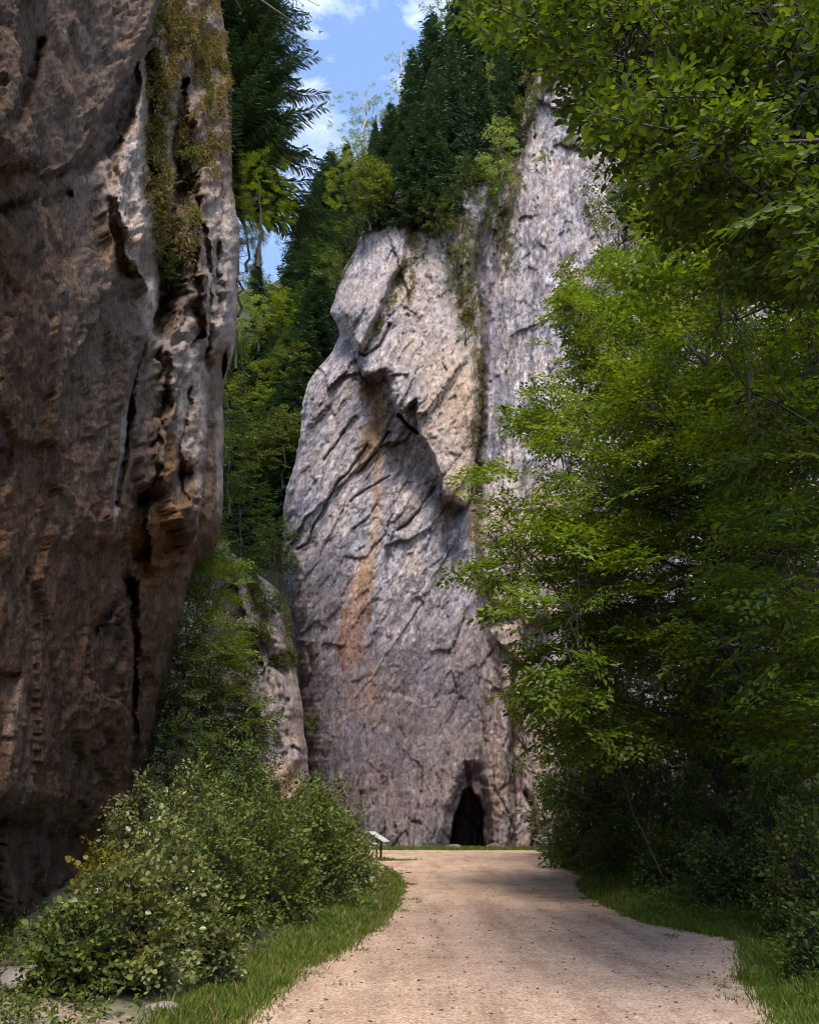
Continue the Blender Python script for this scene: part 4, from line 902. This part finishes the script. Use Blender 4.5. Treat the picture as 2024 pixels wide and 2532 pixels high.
px_tree('slender beech further back whose sprays stand out against the pale rock, upper middle right', [(1240, 985), (1300, 960), (1380, 780), (1420, 700), (1560, 640), (1760, 700), (1900, 860), (1760, 960), (1500, 1060), (1380, 1140), (1300, 1060)],
        480, 25, 31, (13.0, 28, 1.0), (12.0, 28, 24), .2, 'beech', 32, limbs=18, scl=(1.1, 1.7), bark='bark')
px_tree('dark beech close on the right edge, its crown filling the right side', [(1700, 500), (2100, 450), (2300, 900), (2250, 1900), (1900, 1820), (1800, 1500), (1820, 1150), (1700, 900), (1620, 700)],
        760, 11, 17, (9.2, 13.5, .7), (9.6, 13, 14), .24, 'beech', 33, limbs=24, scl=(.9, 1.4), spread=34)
px_tree('tree with thin grey trunk and small leaves before the rock at upper right', [(1420, 560), (1500, 480), (1640, 430), (1700, 500), (1700, 760), (1560, 900), (1430, 860), (1400, 700)],
        170, 34, 40, (12.5, 37, 1.0), (12.6, 36, 34), .16, 'shrub', 34, tm='beech', scl=(1.0, 1.6), limbs=12)
px_tree('dark green leafy tree beside the pale rock at the top right, behind the near leaves', [(1440, 440), (1520, 380), (1650, 330), (1800, 300), (1800, 560), (1640, 560), (1500, 490)],
        130, 30, 36, (14, 33, 1), (13, 33, 33), .16, 'dark', 35, tm='beech', scl=(1.0, 1.6), limbs=10)
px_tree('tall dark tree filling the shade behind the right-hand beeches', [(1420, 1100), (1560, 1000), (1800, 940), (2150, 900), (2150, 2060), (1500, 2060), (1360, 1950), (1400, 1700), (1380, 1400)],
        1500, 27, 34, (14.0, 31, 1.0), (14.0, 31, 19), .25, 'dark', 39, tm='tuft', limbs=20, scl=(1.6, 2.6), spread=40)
px_tree('leafy tree high behind the near boughs at the upper right', [(1700, 120), (2200, 0), (2200, 1000), (1860, 960), (1740, 700), (1640, 560)],
        420, 15, 22, (12.0, 18, 1.0), (12.0, 18, 24), .22, 'beech', 40, limbs=16, scl=(1.1, 1.7), spread=40)
# near canopy overhead
px_tree('near beech boughs hanging into the top right corner with large backlit leaves', [(1180, 30), (1190, -60), (1500, -160), (2200, -200), (2250, 620), (2000, 720), (1800, 640), (1720, 560), (1640, 530), (1530, 510), (1560, 400), (1520, 320), (1450, 230), (1400, 130), (1250, 90)],
        1350, 4.6, 9.5, (6.6, 4.5, .4), (5.8, 5.5, 13.5), .2, 'beech_near', 36, tm='near', scl=(.9, 1.4), limbs=34, clump=9, spread=30)
# bright spray catching light
px_tree('young bright green maple sapling spray catching light at the middle', [(1195, 1320), (1330, 1310), (1330, 1370), (1220, 1370)], 16, 19, 20, (5.9, 19.5, .2), (3.9, 19.5, 8.2), .03, 'bright', 37, limbs=4, name='sapling', scl=(.7, 1))
px_tree('yellow leaved young tree among the dark beeches, in the upper middle right', [(1560, 900), (1660, 900), (1640, 1010), (1500, 1040), (1540, 960)], 26, 20, 22, (8.5, 22.5, .6), (6.8, 21, 12), .05, 'yellow', 38, limbs=5, name='sapling', scl=(.6, 1))

# dark understory trees and shrubs behind them on the right, up to the rock
def bush(px, py, Y, wpx, hpx, label, mat, n=120, tm='shrub', scl=(.8, 1.4), name='shrub', group=None, seed=0, bark='bark', upn=1.0, droop=.1):
    rs = np.random.RandomState(int(px*3+py+seed)); b = at(px, py, Y); b[2] = ground_h(np.array([b[0]]), np.array([b[1]]))[0]-.03
    k = Y/F/rays(px, py)[1]; rx = wpx/2*k; h = hpx*k
    v = rs.normal(size=(n, 3)); v = norm(v)*(rs.uniform(.25, 1, (n, 1))**.55); v[:, 2] = np.abs(v[:, 2])
    tips = b+v*np.array([rx, min(rx, 2.2)*.85, h])*np.array([1, 1, .92])+np.array([0, 0, .1])
    lob = 1+.25*fbm(v[:, 0]*2.2+seed, v[:, 1]*2.2, v[:, 2]*2.2, 3)*2
    tips = b+(tips-b)*lob[:, None]
    wood = []
    S0, S1, q0, q1 = [], [], [], []
    for t in tips:
        o_ = b+np.array([rs.normal()*.12*rx, rs.normal()*.12*rx, 0]); mid = o_*.45+t*.55; mid[2] = o_[2]+(t[2]-o_[2])*.65
        S0 += [o_, mid]; S1 += [mid, t]; q0 += [.010, .006]; q1 += [.006, .003]
    wood.append(tubes(S0, S1, np.array(q0), np.array(q1), 3))
    d = norm(v)*np.array([1, 1, .8])+np.array([0, 0, droop])+rs.normal(size=v.shape)*.35
    Rm = frames(d, np.array([0, 0, upn])+0*d, rs, .6); s_ = rs.uniform(*scl, n)
    lv = place(SP[tm], tips-norm(d)*.2*s_[:, None], Rm, s_, rs)
    return emit(name, label, 'shrub', b, lv, join(wood), mat, bark, group, 'foliage', 'stems')
for a in [
    # right side
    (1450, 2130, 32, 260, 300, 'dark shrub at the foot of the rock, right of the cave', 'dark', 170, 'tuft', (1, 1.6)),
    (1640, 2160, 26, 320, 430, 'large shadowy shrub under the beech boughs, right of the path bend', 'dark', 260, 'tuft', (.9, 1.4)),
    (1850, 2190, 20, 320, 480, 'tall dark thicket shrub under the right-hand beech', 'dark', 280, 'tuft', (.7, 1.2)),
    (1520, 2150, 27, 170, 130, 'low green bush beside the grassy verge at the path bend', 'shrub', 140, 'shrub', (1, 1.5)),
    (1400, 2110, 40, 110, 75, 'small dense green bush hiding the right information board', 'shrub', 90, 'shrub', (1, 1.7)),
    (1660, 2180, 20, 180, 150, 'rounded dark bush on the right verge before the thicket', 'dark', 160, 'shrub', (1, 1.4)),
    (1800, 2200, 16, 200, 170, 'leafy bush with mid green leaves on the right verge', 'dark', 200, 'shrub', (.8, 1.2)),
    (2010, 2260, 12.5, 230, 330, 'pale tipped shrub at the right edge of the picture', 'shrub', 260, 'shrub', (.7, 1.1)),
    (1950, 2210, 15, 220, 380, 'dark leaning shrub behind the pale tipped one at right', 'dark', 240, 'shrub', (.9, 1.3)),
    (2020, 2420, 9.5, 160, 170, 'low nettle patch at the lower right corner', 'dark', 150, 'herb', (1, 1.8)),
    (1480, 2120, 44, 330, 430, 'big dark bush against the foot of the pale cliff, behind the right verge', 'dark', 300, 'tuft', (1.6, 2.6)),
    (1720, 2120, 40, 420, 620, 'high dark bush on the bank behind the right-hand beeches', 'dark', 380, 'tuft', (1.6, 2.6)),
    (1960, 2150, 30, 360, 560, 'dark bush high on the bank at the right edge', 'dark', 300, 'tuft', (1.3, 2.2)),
    # left side
    (300, 2480, 8.7, 330, 330, 'pale green leafy shrub nearest the camera on the left', 'shrub_pale', 240, 'round', (.55, 1.0)),
    (170, 2500, 8.3, 220, 220, 'low dark green shrub at the lower left by the bare soil', 'shrub', 170, 'round', (.5, .9)),
    (390, 2330, 10.5, 260, 360, 'olive shrub with pale shiny leaves before the dark cliff', 'shrub_pale', 230, 'round', (.6, 1.0)),
    (250, 2340, 10.2, 180, 260, 'yellow green young maple shrub against the dark rock', 'yellow', 110, 'round', (.6, 1.1)),
    (510, 2330, 12, 260, 330, 'dense green shrub in the middle of the left thicket', 'shrub', 280, 'shrub', (.7, 1.1)),
    (520, 2480, 9.3, 170, 190, 'low olive scrub beside the near grass verge', 'shrub_pale', 130, 'herb', (1, 1.8)),
    (640, 2290, 14, 280, 340, 'green bush behind the flat stone of the left verge', 'shrub', 300, 'shrub', (.8, 1.2)),
    (760, 2240, 17, 280, 290, 'leafy bush near the grass bend of the left verge', 'shrub', 300, 'shrub', (.9, 1.3)),
    (835, 2190, 21, 205, 215, 'yellow green bush at the right end of the left thicket, beside the path', 'shrub_pale', 300, 'shrub', (.9, 1.4)),
    (780, 2180, 24, 190, 270, 'tall pointed bush before the pale cliff, behind the left thicket', 'shrub', 240, 'shrub', (1, 1.5)),
    (330, 2230, 15, 220, 330, 'twiggy shrub with few leaves in front of the dark cliff base', 'shrub_pale', 110, 'shrub', (.8, 1.3)),
    (470, 2220, 18, 260, 330, 'shrub with white glinting leaves in the middle of the thicket', 'shrub_pale', 230, 'shrub', (.9, 1.3)),
    (600, 2190, 24, 260, 330, 'dark green tall bush behind the thicket, under the rock wall', 'dark', 260, 'tuft', (.7, 1.2)),
    (450, 2170, 27, 240, 430, 'tall dark bush beside the base of the left cliff', 'dark', 330, 'tuft', (.8, 1.3)),
    (570, 2150, 32, 260, 420, 'large dark leafy bush before the lower rock wall', 'dark', 360, 'tuft', (.9, 1.5)),
]:
    bush(*a[:5], a[5], a[6], a[7], a[8], a[9])
# maple-like trees between the left cliff and the lower wall
px_tree('light leaved young tree hanging beside the left cliff in front of the pinkish rock', [(450, 1370), (560, 1350), (580, 1420), (560, 1560), (600, 1640), (560, 1720), (400, 1740), (380, 1600), (430, 1480)], 260, 33, 36, (-10.6, 35, .2), (-9.6, 35, 13.5), .09, 'beech', 51, limbs=14, name='young_tree', scl=(.8, 1.3))
px_tree('dark bushy tree beside the left cliff just above the thicket', [(390, 1740), (560, 1740), (620, 1800), (620, 1960), (520, 1990), (350, 1990), (360, 1850)], 260, 30, 35, (-9.6, 33, .2), (-9.4, 33, 7), .09, 'dark', 52, limbs=14, name='young_tree', scl=(.6, 1.0))
px_tree('loose green young tree between left cliff and rock wall, below the light leaved one', [(380, 1560), (520, 1500), (600, 1560), (640, 1700), (640, 1880), (400, 1860), (350, 1700)], 240, 30, 33, (-8.8, 32, .2), (-8.3, 32, 9.5), .08, 'shrub', 53, limbs=14, name='young_tree', scl=(.8, 1.3))
px_tree('fresh green sapling leaning against the left cliff edge high in the gap', [(440, 1340), (540, 1300), (590, 1380), (560, 1480), (420, 1520), (400, 1450)], 90, 36, 38, (-11.2, 37, .2), (-10.8, 37, 16), .07, 'bright', 54, limbs=8, name='young_tree', scl=(.8, 1.2))
# young spruce in the thicket
spruce_at(560, 2150, 1850, 29, 'young spruce rising from the left thicket before the rock wall', None, 2, 'spruce_light', 'spruce_tree', 1.5)

# overhead bare twig at the top of the gap
def twig():
    rs = np.random.RandomState(9); wood = []; tips = []
    ctr = [(-600, -420), (-200, -260), (250, -160), (520, -60), (640, -10), (690, 25), (735, 55), (785, 78)]
    main = np.array([at(x-10 if i > 3 else x, y, 7.0) for i, (x, y) in enumerate(ctr)])
    wood.append(polytube(main, np.linspace(.05, .004, len(main)), 5, 3, .05))
    S0, S1 = [], []
    for a, b in (((640, -10), (720, -20)), ((720, -20), (790, 15)), ((690, 25), (700, 70)), ((700, 70), (740, 88)), ((720, -20), (745, 10)), ((560, -45), (600, 30))):
        S0.append(at(*a, 7.0)); S1.append(at(*b, 7.05)); tips.append(at(*b, 7.05))
    tips += [at(785, 78, 7), at(745, 60, 7), at(700, 30, 7)]
    wood.append(tubes(S0, S1, .006, .003, 4)); tips = np.array(tips); tips = np.repeat(tips, 2, 0)+rs.normal(size=(len(tips)*2, 3))*.02
    D_ = rs.normal(size=tips.shape)+np.array([.3, 0, -.8]); lv = leaves(tips, D_, rs.normal(size=tips.shape), np.full(len(tips), .05), np.full(len(tips), .03))
    emit('hanging_branch', 'thin almost bare twig with a few leaves hanging at the top of the sky gap', 'branch', main[0], lv, join(wood), 'dark', crown='foliage', trunk='wood')
twig()

# ------------------------------------------------------------------ grass verges
def blades(name, label, n, sampler, hgt, mat, seed):
    rs = np.random.RandomState(seed); xy = sampler(rs, n); z = ground_h(xy[:, 0], xy[:, 1])
    dist = np.hypot(xy[:, 0], xy[:, 1]); k = np.clip(dist/11, 1, 3.2)
    a = rs.uniform(0, 2*pi, n); h = hgt*rs.uniform(.4, 1.3, n)*(1+.5*fbm(xy[:, 0]*1.2, xy[:, 1]*1.2, 0*z, 3)*2)*np.where(k > 1.5, 1.15, 1); w = .006*k*rs.uniform(.7, 1.4, n)
    s_ = np.stack([np.cos(a), np.sin(a), 0*a], -1); ln = rs.normal(size=(n, 2))*.45
    B_ = np.stack([xy[:, 0], xy[:, 1], z-.01], -1); T = B_+np.stack([ln[:, 0]*h, ln[:, 1]*h, h], -1); Mi = B_*.5+T*.5; Mi[:, 2] += .1*h
    V = np.stack([B_-s_*w[:, None], B_+s_*w[:, None], Mi+s_*w[:, None]*.8, Mi-s_*w[:, None]*.8, T+s_*w[:, None]*.15, T-s_*w[:, None]*.15], 1)
    q = (np.arange(n)[:, None, None]*6+np.array([[0, 1, 2, 3], [3, 2, 4, 5]])[None]).reshape(-1, 4)
    o = mesh(name, V.reshape(-1, 3), q, mat=M[mat]); tag(o, label, 'grass', kind='stuff'); return o
def left_verge(rs, n):
    y = 5+(34-5)*rs.uniform(size=n)**1.35; w = interp([(5, .7), (9, .8), (12, 1.0), (18, 1.1), (30, 1.6), (34, 2)], y); t = rs.uniform(size=n)**1.1
    return np.stack([edgeL(y)+.10-t*w+.09*rs.normal(size=n)+.22*fbm(y*1.1, 0*y+3, 0*y, 4, g=.65), y], -1)
def right_verge(rs, n):
    y = 4+(46-4)*rs.uniform(size=n)**1.3; t = rs.uniform(size=n)**1.2
    return np.stack([edgeR(y)-.10+t*interp([(4, 1.8), (14, 2.4), (20, 3.2), (46, 3.4)], y)+.08*rs.normal(size=n)+.18*fbm(y*1.1, 0*y+9, 0*y, 4, g=.65), y], -1)
def foot(rs, n):
    y = rs.uniform(52.5, 57.5, n); return np.stack([rs.uniform(-7, 11, n), y], -1)
def tongue(rs, n):
    y = rs.uniform(36.5, 41, n); t = rs.uniform(size=n); return np.stack([-8+8.6*t**1.0*(1-np.abs(y-38.7)/4.6)+.1*rs.normal(size=n), y], -1)
blades('grass', 'bright green grass strip along the left edge of the path', 60000, left_verge, .085, 'grass', 1)
blades('grass', 'green grass bank along the right edge of the path', 95000, right_verge, .10, 'grass', 2)
blades('grass', 'thin grass line at the foot of the pale cliff', 12000, foot, .16, 'grass', 3)
blades('grass', 'small tongue of grass running into the far bend of the path', 6000, tongue, .10, 'grass', 4)
blades('dry_grass', 'dry stalks mixed into the left grass strip', 5000, left_verge, .12, 'dry', 15)
blades('dry_grass', 'dry stalks mixed into the right grass bank', 6000, right_verge, .12, 'dry', 16)
def dryedge(rs, n):
    y = 5+(30-5)*rs.uniform(size=n)**1.5; side = rs.uniform(size=n) < .7
    x = np.where(side, edgeL(y)+np.abs(rs.normal(size=n))*.35-.08, edgeR(y)-np.abs(rs.normal(size=n))*.12+.03); return np.stack([x, y], -1)
blades('dry_grass', 'sparse dry grass and litter on the edges of the gravel', 9000, dryedge, .03, 'dry', 5)
def weeds(rs, n):
    c = rs.randint(0, 70, n); rc_ = np.random.RandomState(5); cy = 5.5+26*rc_.uniform(size=70)**1.4; off = np.abs(rc_.normal(size=70))*.28; sd = rc_.uniform(size=70) < .6
    cx = np.where(sd, edgeL(cy)+off, edgeR(cy)-off); return np.stack([cx[c]+rs.normal(size=n)*.07, cy[c]+rs.normal(size=n)*.10], -1)
blades('grass', 'small grass tufts growing out of the gravel near its edges', 5000, weeds, .05, 'grass', 8)
# leafy ground cover
def cover(label, n, sampler, mat, seed, tm='herb', sc=(.7, 1.4)):
    rs = np.random.RandomState(seed); xy = sampler(rs, n); z = ground_h(xy[:, 0], xy[:, 1]); p = np.stack([xy[:, 0], xy[:, 1], z+.04], -1)
    d = rs.normal(size=(n, 3))*np.array([1, 1, .3])+np.array([0, 0, .7]); Rm = frames(d, np.array([0, 0, 1.])+0*d, rs, .5); s_ = rs.uniform(*sc, n)
    lv = place(SP[tm], p, Rm, s_, rs); o = mesh('ground_cover', lv.reshape(-1, 3), leafquads(len(lv)), mat=M[mat]); tag(o, label, 'ground cover', kind='stuff')
def rc(rs, n):
    y = 5+(45-5)*rs.uniform(size=n)**1.2; return np.stack([edgeR(y)+.9+rs.uniform(size=n)**.8*6, y], -1)
def lc(rs, n):
    y = 5.5+(30-5.5)*rs.uniform(size=n)**1.2; return np.stack([edgeL(y)-.9-rs.uniform(size=n)**.9*(1.2+y*.2), y], -1)
cover('low leafy plants covering the ground under the right-hand trees', 5000, rc, 'dark', 71, sc=(1, 2))
cover('low leafy plants among the left shrubs', 2000, lc, 'shrub', 72)
cover('clover and herbs in the right grass bank', 2200, lambda rs, n: right_verge(rs, n)+np.array([.5, 0]), 'grass', 73, sc=(.6, 1.2))

# ------------------------------------------------------------------ stones
M['stone_dark'] = simplemat('dark_stone', (.05, .04, .038), (.14, .115, .105), 3, .9, 1.0, 8)
def stone(x, y, sx, sy, sz, label, seed, name='boulder', group=None):
    u = np.linspace(0, 2*pi, 41)[:-1]; v = np.linspace(0, pi, 22); U_, V_ = np.meshgrid(u, v)
    p = np.stack([np.sin(V_)*np.cos(U_), np.sin(V_)*np.sin(U_), np.cos(V_)], -1)
    w1, w2, cid = worley(p[..., 0]*1.3+seed, p[..., 1]*1.3, p[..., 2]*1.3); r = .85+.22*fbm(p[..., 0]*1.5+seed, p[..., 1]*1.5, p[..., 2]*1.5, 4)+.25*(w1-.5)
    p = p*r[..., None]*np.array([sx, sy, sz])
    nr, nc = U_.shape; q = []
    for i in range(nr-1):
        for j in range(nc): q.append((i*nc+j, (i+1)*nc+j, (i+1)*nc+(j+1) % nc, i*nc+(j+1) % nc))
    o = mesh(name, p, np.array(q), mat=M['stone'], smooth=True); z = ground_h(np.array([x]), np.array([y]))[0]
    o.location = (x, y, float(z)+sz*.2); tag(o, label, 'stone', group); return o
g1 = gnd(610, 2300); stone(g1[0], g1[1], .38, .2, .12, 'flat pale stone in the left verge behind the grass', 1.3)
g1 = gnd(40, 2500); stone(g1[0]-.1, g1[1]+.2, .5, .4, .12, 'sandy low boulder in the lower left corner', 4.1)
g1 = gnd(400, 2505); stone(g1[0], g1[1], .2, .09, .05, 'flat light stone at the bottom left beside the grass', 7.7)
g1 = gnd(470, 2300); stone(g1[0]-.3, g1[1]+1.0, .5, .4, .35, 'tan boulder half hidden among the left shrubs', 9.2)
rs = np.random.RandomState(77); P_ = []; n = 2600
y = 5+20*rs.uniform(size=n)**1.6; x = edgeL(y)+(edgeR(y)-edgeL(y))*rs.uniform(size=n); r = .004+.010*rs.uniform(size=n)**3
oct_ = np.array([[1, 0, 0], [0, 1, 0], [-1, 0, 0], [0, -1, 0], [0, 0, 1.]])*np.array([1, .8, .6])
V = np.stack([x, y, ground_h(x, y)+.024], -1)[:, None]+oct_[None]*r[:, None, None]*rs.uniform(.7, 1.3, (n, 5, 1))
T = [(i*5+a, i*5+(a+1) % 4, i*5+4) for i in range(n) for a in range(4)]
o = mesh('gravel', V, faces=T, mat=simplemat('pebble', (.13, .10, .09), (.45, .38, .33), 9)); tag(o, 'loose pebbles scattered on the path', 'gravel', kind='stuff')

def litter(n, seed):
    rs = np.random.RandomState(seed); y = 5+30*rs.uniform(size=n)**1.5; t = rs.beta(.35, .45, n); x = edgeL(y)-.1+(edgeR(y)-edgeL(y)+.2)*t
    p = np.stack([x, y, ground_h(x, y)+.03], -1); d = rs.normal(size=(n, 3))*np.array([1, 1, .15]); N_ = rs.normal(size=(n, 3))*.3+np.array([0, 0, 1.]); L_ = rs.uniform(.025, .06, n)
    lv = leaves(p, d, N_, L_, L_*.6, .15, .2); o = mesh('fallen_leaves', lv.reshape(-1, 3), leafquads(n), mat=M['dry']); tag(o, 'dry fallen leaves scattered on the path and its edges', 'fallen leaves', kind='stuff')
litter(1500, 12)
for i_, (x_, y_, a_, lb_) in enumerate(((1112, 2094, .5, 'dark rock lying at the left side of the cave mouth'), (1215, 2096, .6, 'dark rock at the right side of the cave mouth'))):
    q_ = gnd(x_, y_); o_ = stone(q_[0], min(q_[1], 56), a_*1.3, a_*.8, a_*.6, lb_, 2.2+i_); o_.data.materials[0] = M['stone_dark']
# ------------------------------------------------------------------ information boards
M['wood_dark'] = simplemat('dark_timber', (.03, .02, .014), (.07, .045, .03), 12)
M['panel'] = simplemat('pale_panel', (.42, .42, .4), (.52, .52, .5), 20, .35, .05)
M['panel_rim'] = simplemat('grey_rim', (.3, .3, .29), (.4, .4, .39), 20, .5, .05)
def box(c, s, rot=(0, 0, 0), bev=.01):
    import bmesh; from mathutils import Matrix, Euler
    bm = bmesh.new(); bmesh.ops.create_cube(bm, size=1, matrix=Matrix.LocRotScale(Vector(c), Euler(rot), Vector(s)))
    bmesh.ops.bevel(bm, geom=bm.edges[:], offset=bev, segments=2, affect='EDGES'); return bm
def put(bm, name, mat, parent):
    me = bpy.data.meshes.new(name); bm.to_mesh(me); bm.free(); me.materials.append(M[mat]); o = bpy.data.objects.new(name, me); COL.objects.link(o); o.parent = parent; return o
def board(loc, rz, label, hgt, tilt):
    t = thing('information_board', label, 'information board', loc, 'slanted information boards beside the path'); t.rotation_euler = (0, 0, rz)
    for sx in (-.42, .42): put(box((sx, 0, (hgt-.1)/2-.15), (.09, .09, hgt+.1), bev=.008), 'post', 'wood_dark', t)
    put(box((0, 0, hgt-.045), (1.15, .86, .05), (tilt, 0, 0), .006), 'backing', 'wood_dark', t)
    put(box((0, 0, hgt), (1.2, .92, .035), (tilt, 0, 0), .006), 'rim', 'panel_rim', t)
    put(box((0, -.014, hgt+.022), (1.08, .8, .014), (tilt, 0, 0), .003), 'panel', 'panel', t)
p1 = gnd(936, 2126); board((p1[0], p1[1], -.02), radians(78), 'slanted white information board at the left bend, by the yellow green bush', 1.02, radians(30))
p1 = gnd(1366, 2122); board((p1[0], p1[1], .1), radians(-80), 'slanted white information board at the right, half behind the small bush', .95, radians(32))
